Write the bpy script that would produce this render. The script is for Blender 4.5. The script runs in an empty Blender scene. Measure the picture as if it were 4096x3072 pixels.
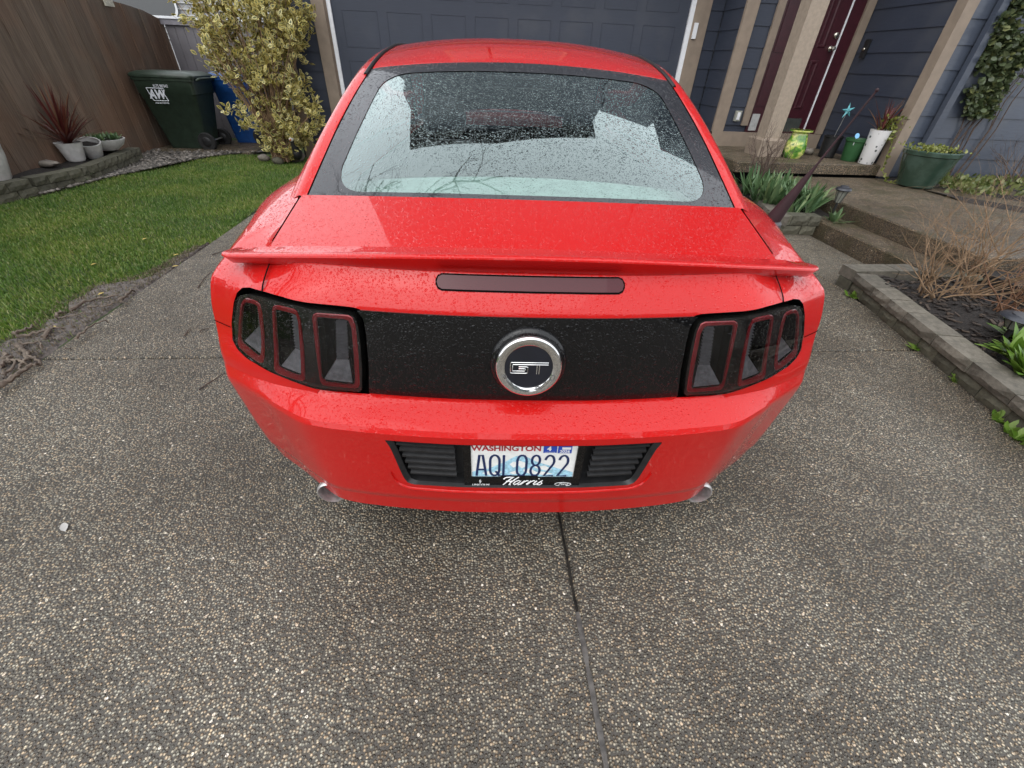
import bpy, bmesh, math, random
import numpy as np
from mathutils import Vector, Matrix
from mathutils.geometry import delaunay_2d_cdt
random.seed(7); rng = np.random.default_rng(7)
scene = bpy.context.scene
PI = math.pi

# ------------------------------------------------------------------ camera
FPX, CX, CY, CAM_H = 422.0, 512.0, 384.0, 1.40
cam_d = bpy.data.cameras.new("camera"); cam = bpy.data.objects.new("camera", cam_d)
scene.collection.objects.link(cam); scene.camera = cam
cam_d.sensor_width = 36.0; cam_d.lens = FPX / 1024 * 36.0
cam_d.clip_start = 0.02; cam_d.clip_end = 400
nad = Vector((488 - CX, 938 - CY, FPX)).normalized()          # straight down, in image axes (right, down, forward)
fw = Vector((0, 0, 1)); fh = (fw - nad * fw.dot(nad)).normalized(); rt = nad.cross(fh)
psi = math.atan(0.098)
ax_y = fh * math.cos(psi) - rt * math.sin(psi); ax_x = rt * math.cos(psi) + fh * math.sin(psi); ax_z = -nad
R3 = Matrix((ax_x, ax_y, ax_z))                                 # image axes -> world
c_r, c_d, c_f = R3 @ Vector((1, 0, 0)), R3 @ Vector((0, 1, 0)), R3 @ Vector((0, 0, 1))
cam.matrix_world = Matrix(((c_r.x, -c_d.x, -c_f.x, 0), (c_r.y, -c_d.y, -c_f.y, 0), (c_r.z, -c_d.z, -c_f.z, CAM_H), (0, 0, 0, 1)))

# ------------------------------------------------------------------ sky, sun, exposure
SUN_EL, SUN_AZ = math.radians(52), math.radians(215)
world = bpy.data.worlds.new("World"); scene.world = world; world.use_nodes = True
wn, wl = world.node_tree.nodes, world.node_tree.links
wn.clear()
w_out = wn.new("ShaderNodeOutputWorld"); w_bg = wn.new("ShaderNodeBackground")
w_sky = wn.new("ShaderNodeTexSky"); w_sky.sky_type = 'NISHITA'; w_sky.sun_disc = False
w_sky.sun_elevation = SUN_EL; w_sky.sun_rotation = SUN_AZ; w_sky.dust_density = 4; w_sky.air_density = 1.5
w_hs = wn.new("ShaderNodeHueSaturation"); w_hs.inputs["Saturation"].default_value = 0.2
w_mix = wn.new("ShaderNodeMix"); w_mix.data_type = 'RGBA'
w_mix.inputs[0].default_value = 0.72
w_mix.inputs[7].default_value = (9.2, 9.6, 10.2, 1)             # even grey cloud deck
wl.new(w_sky.outputs[0], w_hs.inputs["Color"]); wl.new(w_hs.outputs[0], w_mix.inputs[6])
wl.new(w_mix.outputs[2], w_bg.inputs["Color"]); w_bg.inputs["Strength"].default_value = 0.14
wl.new(w_bg.outputs[0], w_out.inputs["Surface"])
sun_d = bpy.data.lights.new("sun", 'SUN'); sun_d.energy = 0.6; sun_d.angle = math.radians(75); sun_d.color = (1, .97, .92)
sun = bpy.data.objects.new("sun", sun_d); scene.collection.objects.link(sun)
sd = Vector((math.sin(SUN_AZ) * math.cos(SUN_EL), math.cos(SUN_AZ) * math.cos(SUN_EL), math.sin(SUN_EL)))
sun.rotation_euler = sd.to_track_quat('Z', 'Y').to_euler(); sun.location = sd * 20
vs = scene.view_settings
vs.view_transform = 'Standard'; vs.look = 'None'; vs.gamma = 1; vs.use_curve_mapping = False; vs.exposure = 0.72
scene.render.engine = 'CYCLES'
scene.cycles.max_bounces = 8; scene.cycles.transparent_max_bounces = 12

# ------------------------------------------------------------------ helpers
COL = scene.collection
def mono(xs, ys):
    n = len(xs); d = [(ys[i+1]-ys[i])/(xs[i+1]-xs[i]) for i in range(n-1)]
    m = [d[0]]+[0 if d[i-1]*d[i] <= 0 else 2*d[i-1]*d[i]/(d[i-1]+d[i]) for i in range(1, n-1)]+[d[-1]]
    def f(x):
        if x <= xs[0]: return ys[0]
        if x >= xs[-1]: return ys[-1]+m[-1]*(x-xs[-1])
        i = max(k for k in range(n-1) if xs[k] <= x); h = xs[i+1]-xs[i]; t = (x-xs[i])/h
        return (2*t**3-3*t*t+1)*ys[i]+(t**3-2*t*t+t)*h*m[i]+(-2*t**3+3*t*t)*ys[i+1]+(t**3-t*t)*h*m[i+1]
    return f
def lin(xs, ys):
    def f(x):
        if x <= xs[0]: return ys[0]
        if x >= xs[-1]: return ys[-1]
        i = max(k for k in range(len(xs)-1) if xs[k] <= x); t = (x-xs[i])/(xs[i+1]-xs[i]); return ys[i]*(1-t)+ys[i+1]*t
    return f
def resample(poly, n, closed=True):
    P = [Vector(p) for p in poly]
    if closed: P = P + [P[0]]
    L = [0]
    for i in range(len(P)-1): L.append(L[-1]+(P[i+1]-P[i]).length)
    out = []; k = 0
    m = n if closed else n-1
    for i in range(n):
        s = L[-1]*i/m
        while k < len(L)-2 and L[k+1] < s: k += 1
        d = L[k+1]-L[k]; t = (s-L[k])/d if d > 1e-9 else 0
        out.append(P[k].lerp(P[k+1], min(max(t, 0), 1)))
    return out
def inpoly(x, y, poly):
    c = False; j = len(poly)-1
    for i in range(len(poly)):
        xi, yi = poly[i][0], poly[i][1]; xj, yj = poly[j][0], poly[j][1]
        if (yi > y) != (yj > y) and x < (xj-xi)*(y-yi)/(yj-yi)+xi: c = not c
        j = i
    return c

class MB:
    def __init__(s): s.v, s.f, s.m = [], [], []
    def add(s, vs, fs, m=0):
        b = len(s.v); s.v += [tuple(p) for p in vs]; s.f += [tuple(b+i for i in f) for f in fs]; s.m += [m]*len(fs); return s
    def box(s, x0, x1, y0, y1, z0, z1, m=0, top=1.0, M=None):
        cx, cy = (x0+x1)/2, (y0+y1)/2
        q = [(x0, y0), (x1, y0), (x1, y1), (x0, y1)]
        vs = [(x, y, z0) for x, y in q]+[(cx+(x-cx)*top, cy+(y-cy)*top, z1) for x, y in q]
        if M is not None: vs = [M @ Vector(p) for p in vs]
        return s.add(vs, [(3, 2, 1, 0), (4, 5, 6, 7), (0, 1, 5, 4), (1, 2, 6, 5), (2, 3, 7, 6), (3, 0, 4, 7)], m)
    def tube(s, pts, rad, n=6, m=0, cap=True, flat=None):
        P = [Vector(p) for p in pts]; K = len(P)
        if not hasattr(rad, '__len__'): rad = [rad]*K
        vs = []; up = None
        for i in range(K):
            t = (P[min(i+1, K-1)]-P[max(i-1, 0)])
            t = t.normalized() if t.length > 1e-9 else Vector((0, 0, 1))
            if flat is not None: u = Vector(flat).normalized()
            else:
                if up is None: up = Vector((0, 0, 1)) if abs(t.z) < .9 else Vector((1, 0, 0))
                u = (up-t*up.dot(t)); u = u.normalized() if u.length > 1e-6 else t.orthogonal().normalized(); up = u
            w = t.cross(u).normalized()
            ku = .35 if flat is not None else 1
            for k in range(n):
                a = 2*PI*k/n; vs.append(P[i]+(w*math.cos(a)+u*math.sin(a)*ku)*rad[i])
        fs = [(i*n+k, i*n+(k+1) % n, (i+1)*n+(k+1) % n, (i+1)*n+k) for i in range(K-1) for k in range(n)]
        if cap: fs += [tuple(range(n-1, -1, -1)), tuple((K-1)*n+k for k in range(n))]
        return s.add(vs, fs, m)
    def lathe(s, prof, n=24, c=(0, 0, 0), m=0, M=None, cap=True):
        vs = []
        for r, z in prof:
            for k in range(n):
                a = 2*PI*k/n; p = Vector((c[0]+r*math.cos(a), c[1]+r*math.sin(a), c[2]+z)); vs.append(M @ p if M is not None else p)
        K = len(prof)
        fs = [(i*n+k, i*n+(k+1) % n, (i+1)*n+(k+1) % n, (i+1)*n+k) for i in range(K-1) for k in range(n)]
        if cap: fs += [tuple(range(n-1, -1, -1)), tuple((K-1)*n+k for k in range(n))]
        return s.add(vs, fs, m)
    def grid(s, rows, m=0, flip=False, close=False):
        R = len(rows); C = len(rows[0]); vs = [p for r in rows for p in r]; fs = []
        for i in range(R-1):
            for j in range(C if close else C-1):
                f = (i*C+j, i*C+(j+1) % C, (i+1)*C+(j+1) % C, (i+1)*C+j); fs.append(f[::-1] if flip else f)
        return s.add(vs, fs, m)
    def strip(s, A, B, m=0, closed=True):
        n = len(A); fs = [(i, (i+1) % n, n+(i+1) % n, n+i) for i in range(n if closed else n-1)]
        return s.add(list(A)+list(B), fs, m)
    def blob(s, c, r, seed=0, sub=2, m=0, rough=.2):
        bm = bmesh.new(); bmesh.ops.create_icosphere(bm, subdivisions=sub, radius=1)
        rr = random.Random(seed); ph = [rr.uniform(0, 6) for _ in range(6)]
        vs = []
        for v in bm.verts:
            p = v.co; k = 1+rough*(math.sin(3*p.x+ph[0])*math.sin(2.5*p.y+ph[1])+.6*math.sin(5*p.z+ph[2]+2*p.x))
            vs.append((c[0]+p.x*r[0]*k, c[1]+p.y*r[1]*k, c[2]+p.z*r[2]*k))
        fs = [tuple(v.index for v in f.verts) for f in bm.faces]; bm.free()
        return s.add(vs, fs, m)
    def mesh(s, name):
        me = bpy.data.meshes.new(name); me.from_pydata([tuple(v) for v in s.v], [], s.f); return me
    def build(s, name, mats, parent=None, smooth=None, off=None, fix=False):
        if off is not None: s.v = [(v[0]-off[0], v[1]-off[1], v[2]-off[2]) for v in s.v]
        me = s.mesh(name)
        if not isinstance(mats, (list, tuple)): mats = [mats]
        for mt in mats: me.materials.append(mt)
        if len(mats) > 1: me.polygons.foreach_set("material_index", s.m)
        if fix:
            bm = bmesh.new(); bm.from_mesh(me); bmesh.ops.remove_doubles(bm, verts=bm.verts, dist=1e-5); bmesh.ops.recalc_face_normals(bm, faces=bm.faces); bm.to_mesh(me); bm.free()
        if smooth:
            me.polygons.foreach_set("use_smooth", [True]*len(me.polygons)); me.set_sharp_from_angle(angle=math.radians(smooth))
        me.update()
        o = bpy.data.objects.new(name, me); COL.objects.link(o); o.parent = parent
        return o
def place(me_obj, loc, parent=None, rotz=None, scale=None, first=[None]):
    o = me_obj.copy(); COL.objects.link(o); o.location = loc
    if parent is not None: o.parent = parent
    if rotz is not None: o.rotation_euler = (0, 0, rotz)
    if scale is not None: o.scale = scale
    return o
def tag(o, label, cat, group=None):
    o["label"] = label; o["category"] = cat
    if group: o["group"] = group
    return o
def thing(name, label, cat, loc=(0, 0, 0), rotz=0, group=None):
    o = bpy.data.objects.new(name, None); COL.objects.link(o); o.location = loc; o.rotation_euler = (0, 0, rotz); o.empty_display_size = .1
    return tag(o, label, cat, group)
def struct(o, kind="structure"): o["kind"] = kind; return o
def copy_tree(o, parent=None):
    c = o.copy(); COL.objects.link(c); c.parent = parent
    for ch in o.children: copy_tree(ch, c)
    return c
_txt = {}
def text2d(s, size, shear=0, bold=0, space=1.0):
    cu = bpy.data.curves.new("t", 'FONT'); cu.body = s; cu.size = size; cu.shear = shear; cu.offset = bold; cu.space_character = space
    cu.align_x = 'CENTER'; cu.align_y = 'CENTER'; cu.resolution_u = 3
    ob = bpy.data.objects.new("t", cu); COL.objects.link(ob)
    dg = bpy.context.evaluated_depsgraph_get(); me = bpy.data.meshes.new_from_object(ob.evaluated_get(dg))
    vs = [tuple(v.co) for v in me.vertices]; fs = [tuple(p.vertices) for p in me.polygons]
    bpy.data.objects.remove(ob); bpy.data.curves.remove(cu); bpy.data.meshes.remove(me)
    return vs, fs

# ------------------------------------------------------------------ materials
class N:
    def __init__(s, name):
        s.m = bpy.data.materials.new(name); s.m.use_nodes = True; s.t = s.m.node_tree; s.n = s.t.nodes; s.l = s.t.links
        s.p = s.n["Principled BSDF"]; s.out = s.n["Material Output"]; s._co = None
    def new(s, k, **kw):
        o = s.n.new(k)
        for a, b in kw.items(): setattr(o, a, b)
        return o
    def co(s):
        if not s._co: s._co = s.new("ShaderNodeTexCoord").outputs["Object"]
        return s._co
    def link(s, a, b): s.l.new(a, b)
    def mapped(s, scale):
        mp = s.new("ShaderNodeMapping"); mp.inputs["Scale"].default_value = scale if hasattr(scale, '__len__') else (scale,)*3
        s.link(s.co(), mp.inputs[0]); return mp.outputs[0]
    def noise(s, scale, detail=4, rough=.55, vec=None):
        o = s.new("ShaderNodeTexNoise"); o.inputs["Scale"].default_value = scale; o.inputs["Detail"].default_value = detail; o.inputs["Roughness"].default_value = rough
        s.link(vec or s.co(), o.inputs["Vector"]); return o.outputs["Fac"]
    def vor(s, scale, feature='F1', vec=None, rnd=1):
        o = s.new("ShaderNodeTexVoronoi", feature=feature); o.inputs["Scale"].default_value = scale; o.inputs["Randomness"].default_value = rnd
        s.link(vec or s.co(), o.inputs["Vector"]); return o
    def ramp(s, fac, stops, interp='LINEAR'):
        o = s.new("ShaderNodeValToRGB"); o.color_ramp.interpolation = interp; e = o.color_ramp.elements
        while len(e) > 1: e.remove(e[-1])
        e[0].position = stops[0][0]; e[0].color = tuple(stops[0][1])+(1,)
        for p, c in stops[1:]: x = e.new(p); x.color = tuple(c)+(1,)
        s.link(fac, o.inputs[0]); return o.outputs[0]
    def math(s, op, a, b=None, c=None):
        o = s.new("ShaderNodeMath", operation=op)
        for i, v in enumerate((a, b, c)):
            if v is None: continue
            if isinstance(v, (int, float)): o.inputs[i].default_value = v
            else: s.link(v, o.inputs[i])
        return o.outputs[0]
    def mr(s, v, a, b, c=0, d=1):
        o = s.new("ShaderNodeMapRange"); o.interpolation_type = 'SMOOTHSTEP'; s.link(v, o.inputs[0])
        for i, k in enumerate((a, b, c, d)): o.inputs[i+1].default_value = k
        return o.outputs[0]
    def mix(s, fac, a, b, mode='MIX'):
        o = s.new("ShaderNodeMix", data_type='RGBA', blend_type=mode)
        for i, v in ((0, fac), (6, a), (7, b)):
            if isinstance(v, (int, float)): o.inputs[i].default_value = v
            elif isinstance(v, tuple): o.inputs[i].default_value = v+(1,)
            else: s.link(v, o.inputs[i])
        return o.outputs[2]
    def bump(s, h, dist, strength=1, inp="Normal", prev=None):
        o = s.new("ShaderNodeBump"); o.inputs["Strength"].default_value = strength; o.inputs["Distance"].default_value = dist
        s.link(h, o.inputs["Height"])
        if prev is not None: s.link(prev, o.inputs["Normal"])
        if inp: s.link(o.outputs[0], s.p.inputs[inp])
        return o.outputs[0]
    def base(s, c):
        if isinstance(c, tuple): s.p.inputs["Base Color"].default_value = c+(1,)
        else: s.link(c, s.p.inputs["Base Color"])
        return s
    def set(s, **kw):
        for k, v in kw.items(): s.p.inputs[k.replace('_', ' ')].default_value = v
        return s
    def rnd(s): return s.new("ShaderNodeNewGeometry").outputs["Random Per Island"]
    def objrnd(s): return s.new("ShaderNodeObjectInfo").outputs["Random"]
def plain(name, c, rough=.5, metal=0, var=.12, scale=18, bump=0, bs=60, coat=0):
    n = N(name)
    f = n.noise(scale, 5)
    n.base(n.mix(n.mr(f, .3, .7), tuple(x*(1-var) for x in c), tuple(min(1, x*(1+var)) for x in c)))
    n.set(Roughness=rough, Metallic=metal)
    if coat: n.set(Coat_Weight=coat, Coat_Roughness=.05)
    if bump: n.bump(n.noise(bs, 6), bump)
    return n.m

def drops(n, s1, s2, sliding=False):
    """height of rain beads standing on a surface, from two sizes of scattered domes"""
    v1 = n.vor(s1); v2 = n.vor(s2)
    def dome(v, thr, size):
        sep = n.new("ShaderNodeSeparateColor"); n.link(v.outputs["Color"], sep.inputs[0])
        r = n.math('MULTIPLY', sep.outputs[1], size)
        r = n.math('ADD', r, size*.35)
        h = n.math('SUBTRACT', r, v.outputs["Distance"]); h = n.math('MAXIMUM', h, 0.0); h = n.math('POWER', n.math('DIVIDE', h, r), .6)
        h = n.math('MULTIPLY', h, r)
        return n.math('MULTIPLY', h, n.math('GREATER_THAN', sep.outputs[0], thr))
    a = dome(v1, .55, .38); b = dome(v2, .12, .40)
    a = n.math('MULTIPLY', a, 1.0/s1); b = n.math('MULTIPLY', b, 1.0/s2)
    return n.math('MAXIMUM', a, b)

def paint():
    n = N("red_car_paint"); n.base((.47, .0055, .0045)); n.set(Roughness=.42, Coat_Weight=1.0, Coat_Roughness=.035, Coat_IOR=1.42, Specular_IOR_Level=.1)
    h = drops(n, 115, 250)
    g = n.new("ShaderNodeNewGeometry"); sp = n.new("ShaderNodeSeparateXYZ"); n.link(g.outputs["Normal"], sp.inputs[0])
    up = n.mr(sp.outputs[2], .15, .75, .10, 1)
    h = n.math('MULTIPLY', h, up)
    n.bump(h, 1.0, .85, "Coat Normal")
    return n.m
PAINT = paint()
def glossblack(name, c=(.006, .006, .007), rough=.12, wet=True):
    n = N(name); n.base(c); n.set(Roughness=.3, Specular_IOR_Level=.15, Coat_Weight=1.0, Coat_Roughness=.03, Coat_IOR=1.4)
    if wet:
        h = drops(n, 95, 190); n.bump(h, 1.0, .4, "Coat Normal")
    return n.m
BLACKG = glossblack("gloss_black_trim", (.0015, .0015, .002))
BLACKP = plain("black_plastic", (.012, .012, .013), .45, var=.3, scale=40)
BLACKM = plain("matt_black", (.003, .003, .003), .9); BLACKM.node_tree.nodes["Principled BSDF"].inputs["Specular IOR Level"].default_value = .05
CHROME = plain("chrome", (.75, .75, .74), .06, 1, var=.03)
STEEL = plain("brushed_steel", (.55, .54, .53), .4, .8, var=.2, scale=60)
BEZEL = glossblack("dark_red_lens", (.21, .010, .016), .2)
SMOKE = glossblack("smoked_lens", (.012, .012, .011), .12)
BRAKE = glossblack("brake_lens", (.060, .008, .012), .12, False); BRAKE.node_tree.nodes["Principled BSDF"].inputs["Coat Weight"].default_value = .6
REFL = plain("grey_reflector", (.22, .226, .245), .3, .4, var=.15, scale=60); REFL_SHADE = plain("reflector_painted_shade", (.012, .012, .013), .5); REFLF = plain("grey_reflector_foot", (.125, .130, .143), .35, .3, var=.3, scale=70)
RUBBER = plain("rubber", (.012, .012, .012), .75, var=.3)
WHITEP = plain("white_enamel", (.75, .75, .73), .4, var=.06, scale=60)
NAVY = plain("navy_enamel", (.010, .022, .085), .35)
REDINK = plain("red_ink", (.35, .02, .03), .45)
BLUEINK = plain("sticker_blue", (.02, .06, .36), .4)
PALEBLUE = plain("pale_blue_ink", (.33, .56, .68), .45, var=.25, scale=90)
def glassmat():
    n = N("rear_window_glass"); n.n.remove(n.p)
    tr = n.new("ShaderNodeBsdfTransparent"); tr.inputs[0].default_value = (.62, .80, .74, 1)
    gl = n.new("ShaderNodeBsdfGlossy"); gl.inputs["Roughness"].default_value = .02; gl.inputs["Color"].default_value = (.86, 1, .97, 1)
    fr = n.new("ShaderNodeFresnel"); fr.inputs["IOR"].default_value = 1.5
    h = drops(n, 130, 270); b = n.new("ShaderNodeBump"); b.inputs["Distance"].default_value = 1.0; b.inputs["Strength"].default_value = .26
    n.link(h, b.inputs["Height"]); n.link(b.outputs[0], gl.inputs["Normal"]); n.link(b.outputs[0], fr.inputs["Normal"])
    mx = n.new("ShaderNodeMixShader"); n.link(n.math('MINIMUM', n.math('MULTIPLY', fr.outputs[0], 4.0), .95), mx.inputs[0]); n.link(tr.outputs[0], mx.inputs[1]); n.link(gl.outputs[0], mx.inputs[2])
    n.link(mx.outputs[0], n.out.inputs[0]); return n.m
GLASS = glassmat()
def covermat():
    n = N("smoked_lamp_cover"); n.n.remove(n.p)
    tr = n.new("ShaderNodeBsdfTransparent"); tr.inputs[0].default_value = (.90, .88, .88, 1)
    gl = n.new("ShaderNodeBsdfGlossy"); gl.inputs["Roughness"].default_value = .03
    fr = n.new("ShaderNodeFresnel"); fr.inputs["IOR"].default_value = 1.5
    h = drops(n, 110, 210); b = n.new("ShaderNodeBump"); b.inputs["Distance"].default_value = 1.0; b.inputs["Strength"].default_value = .4
    n.link(h, b.inputs["Height"]); n.link(b.outputs[0], gl.inputs["Normal"]); n.link(b.outputs[0], fr.inputs["Normal"])
    mx = n.new("ShaderNodeMixShader"); n.link(fr.outputs[0], mx.inputs[0]); n.link(tr.outputs[0], mx.inputs[1]); n.link(gl.outputs[0], mx.inputs[2]); n.link(mx.outputs[0], n.out.inputs[0]); return n.m
COVER = covermat()
FRIT = glossblack("ceramic_black_border", (.020, .020, .023)); FRIT.node_tree.nodes["Principled BSDF"].inputs["Coat IOR"].default_value = 1.5
SIDEGLASS = plain("dark_side_glass", (.01, .012, .012), .05, coat=1)
def aggregate(name, tint=(1, 1, 1), wet=.5, moss=0, flat=False):
    n = N(name)
    v = n.vor(122); v2 = n.vor(70)
    if flat: v.voronoi_dimensions = v2.voronoi_dimensions = '2D'
    sep = n.new("ShaderNodeSeparateColor"); n.link(v.outputs["Color"], sep.inputs[0])
    sep2 = n.new("ShaderNodeSeparateColor"); n.link(v2.outputs["Color"], sep2.inputs[0])
    st = n.ramp(sep.outputs[0], [(0, (.030, .028, .026)), (.25, (.060, .055, .050)), (.5, (.105, .096, .084)), (.72, (.145, .132, .115)), (.9, (.19, .172, .147)), (1, (.27, .25, .22))])
    st = n.mix(1.0, st, n.ramp(sep.outputs[1], [(0, (1.18, 1.0, .80)), (.35, (1.0, 1.0, .96)), (.7, (.93, 1.0, 1.02)), (1, (1.25, 1.05, .85))]), 'MULTIPLY')
    matrix = (.028, .025, .022)
    edge = n.mr(v.outputs["Distance"], .34, .52) if flat else n.mr(v.outputs["Distance"], .45, .62)
    c = n.mix(edge, st, matrix)
    pick = n.math('GREATER_THAN', sep2.outputs[0], .98); core = n.math('LESS_THAN', v2.outputs["Distance"], .28)
    bright = n.ramp(sep2.outputs[1], [(0, (.30, .27, .21)), (.5, (.40, .38, .36)), (1, (.24, .17, .11))])
    c = n.mix(n.math('MULTIPLY', pick, core), c, bright)
    big = n.noise(1.1, 7, .62); mid = n.noise(9, 6, .65)
    c = n.mix(n.mr(big, .36, .62, 0, .8), n.mix(1.0, c, (.80, .76, .70), 'MULTIPLY'), n.mix(1.0, c, (1.30, 1.30, 1.27), 'MULTIPLY'))
    c = n.mix(n.mr(mid, .62, .74, 0, .28), c, (.17, .165, .15))
    if moss: c = n.mix(n.math('MULTIPLY', n.mr(n.noise(5, 6), .45, .65), moss), c, (.028, .030, .012))
    c = n.mix(1.0, c, tint, 'MULTIPLY'); n.base(c)
    n.link(n.mr(mid, .3, .7, .62-wet*.5, .80-wet*.4), n.p.inputs["Roughness"])
    hgt = n.math('ADD', n.math('MULTIPLY', n.mr(v.outputs["Distance"], .15, .55, 1, 0), .8), n.math('MULTIPLY', n.noise(240, 3), .3))
    n.bump(hgt, .006, 1.0)
    return n.m
AGG = aggregate("exposed_aggregate", (1.90, 1.86, 1.75), flat=True)
AGG2 = aggregate("mossy_aggregate", (1.45, 1.25, 1.02), .5, .55)
def wood(name, c1, c2, streak=(30, 30, 1.2), rough=.75):
    n = N(name); f = n.noise(3.2, 6, .6, n.mapped(streak)); g = n.noise(1.1, 4); r = n.objrnd()
    c = n.mix(n.mr(f, .3, .7), c1, c2)
    c = n.mix(n.mr(g, .4, .65, 0, .6), c, n.mix(1.0, c, (1.25, .86, .66), 'MULTIPLY'))
    k = n.new("ShaderNodeHueSaturation"); n.link(c, k.inputs["Color"]); n.link(n.math('ADD', n.math('MULTIPLY', r, .35), .82), k.inputs["Value"])
    n.base(k.outputs[0]); n.set(Roughness=rough); n.bump(f, .002, .5); return n.m
FENCE = wood("weathered_fence_wood", (.090, .062, .044), (.16, .118, .086))
def siding(name, c, wet=False):
    n = N(name); f = n.noise(2.5, 6, .6, n.mapped((2, 2, 60))); g = n.noise(1.4, 5)
    base = n.mix(n.mr(f, .25, .75), tuple(x*.88 for x in c), tuple(x*1.12 for x in c))
    base = n.mix(n.mr(g, .5, .75, 0, .25), base, (.10, .10, .10))
    n.base(base); n.set(Roughness=.5 if not wet else .3); n.bump(f, .0015, .5); return n.m
SIDE = siding("slate_blue_siding", (.029, .036, .055))
SIDEW = siding("wet_lit_blue_siding", (.055, .066, .090), True)  # wet gloss; paler tone is daylight on the front wall put into colour
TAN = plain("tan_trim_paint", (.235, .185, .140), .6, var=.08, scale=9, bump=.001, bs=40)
GDOOR = plain("garage_door_paint", (.028, .034, .052), .5, var=.07, scale=6)
MAROON = plain("maroon_door_paint", (.040, .006, .011), .35, var=.15)
WHITET = plain("white_vinyl", (.72, .73, .75), .4, var=.05)
BRASS = plain("satin_nickel", (.62, .58, .50), .22, 1)
GREYV = plain("grey_vinyl_board", (.155, .145, .155), .5, var=.08, scale=5)
BINGREEN = plain("dark_green_bin", (.020, .034, .022), .4, var=.2, scale=12)
BINBLUE = plain("blue_bin", (.008, .055, .21), .4, var=.15, scale=12)
SOIL = plain("dark_bark_mulch", (.016, .012, .010), .9, var=.6, scale=55, bump=.02, bs=45)
DIRT = plain("wet_dirt", (.105, .088, .078), .7, var=.5, scale=38, bump=.012, bs=70)
LAWNB = plain("lawn_thatch", (.035, .055, .014), .9, var=.4, scale=14, bump=.01, bs=60)
ROOT = plain("root_bark", (.135, .105, .080), .8, var=.35, scale=30, bump=.003, bs=90)
TWIG = plain("tan_twig_bark", (.21, .135, .075), .75, var=.35, scale=25)
TWIGD = plain("dark_twig_bark", (.070, .045, .033), .75, var=.35, scale=25)
def block(name, c):
    n = N(name); r = n.objrnd(); f = n.noise(22, 6, .65); g = n.noise(3, 4)
    b = n.mix(n.mr(f, .3, .7), tuple(x*.7 for x in c), tuple(x*1.25 for x in c)); b = n.mix(n.mr(g, .45, .7, 0, .6), b, (.06, .058, .035))
    k = n.new("ShaderNodeHueSaturation"); n.link(b, k.inputs["Color"]); n.link(n.math('ADD', n.math('MULTIPLY', r, .5), .75), k.inputs["Value"])
    n.base(k.outputs[0]); n.set(Roughness=.8); n.bump(n.noise(70, 6, .7), .006, .8); return n.m
BLOCK = block("grey_tan_block", (.135, .120, .095)); BLOCKD = block("dark_mossy_block", (.085, .080, .055))
def leafmat(name, cols, rough=.4, trans=.25):
    n = N(name); n.base(n.ramp(n.rnd(), [(i/(len(cols)-1), c) for i, c in enumerate(cols)])); n.set(Roughness=rough, Subsurface_Weight=0)
    n.p.inputs["Transmission Weight"].default_value = 0
    tl = n.new("ShaderNodeBsdfTranslucent"); mx = n.new("ShaderNodeMixShader"); mx.inputs[0].default_value = trans
    src = n.p.inputs["Base Color"].links[0].from_socket; n.link(src, tl.inputs[0])
    n.link(n.p.outputs[0], mx.inputs[1]); n.link(tl.outputs[0], mx.inputs[2]); n.link(mx.outputs[0], n.out.inputs[0]); return n.m
GRASS = leafmat("grass_blades", [(.050, .105, .016), (.090, .175, .024), (.135, .225, .036), (.20, .28, .060), (.33, .32, .15)], .5, .3)
_g = GRASS.node_tree; _b = _g.nodes["Principled BSDF"].inputs["Base Color"]; _src = _b.links[0].from_socket
_tc = _g.nodes.new("ShaderNodeTexCoord"); _nz = _g.nodes.new("ShaderNodeTexNoise"); _nz.inputs["Scale"].default_value = 1.6; _nz.inputs["Detail"].default_value = 5
_rp = _g.nodes.new("ShaderNodeValToRGB"); _rp.color_ramp.elements[0].position = .35; _rp.color_ramp.elements[0].color = (.72, .85, .75, 1); _rp.color_ramp.elements[1].position = .68; _rp.color_ramp.elements[1].color = (1.22, 1.10, 1.0, 1)
_mx = _g.nodes.new("ShaderNodeMix"); _mx.data_type = 'RGBA'; _mx.blend_type = 'MULTIPLY'; _mx.inputs[0].default_value = 1
_g.links.new(_tc.outputs["Object"], _nz.inputs["Vector"]); _g.links.new(_nz.outputs["Fac"], _rp.inputs[0]); _g.links.new(_src, _mx.inputs[6]); _g.links.new(_rp.outputs[0], _mx.inputs[7])
for _l in list(_src.links):
    if _l.to_node != _mx: _t = _l.to_socket; _g.links.new(_mx.outputs[2], _t)
YEDGE = leafmat("yellow_leaf_margin", [(.52, .42, .11), (.62, .53, .20), (.44, .37, .09), (.70, .64, .32)], .45)
GCORE = leafmat("green_leaf_heart", [(.06, .08, .022), (.11, .12, .04), (.16, .16, .055)], .4)
IVYL = leafmat("ivy_leaves", [(.040, .060, .022), (.075, .10, .045), (.12, .15, .08), (.16, .17, .06)], .35)
IRIS = leafmat("blade_leaves", [(.055, .115, .045), (.085, .155, .06), (.13, .21, .10), (.20, .27, .11)], .4)
LEAFG = leafmat("bright_weed_leaves", [(.085, .17, .02), (.13, .24, .03), (.20, .29, .06)], .4)
CORD = leafmat("red_strap_leaves", [(.060, .012, .012), (.10, .020, .018), (.16, .05, .035), (.15, .09, .04)], .4)
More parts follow.
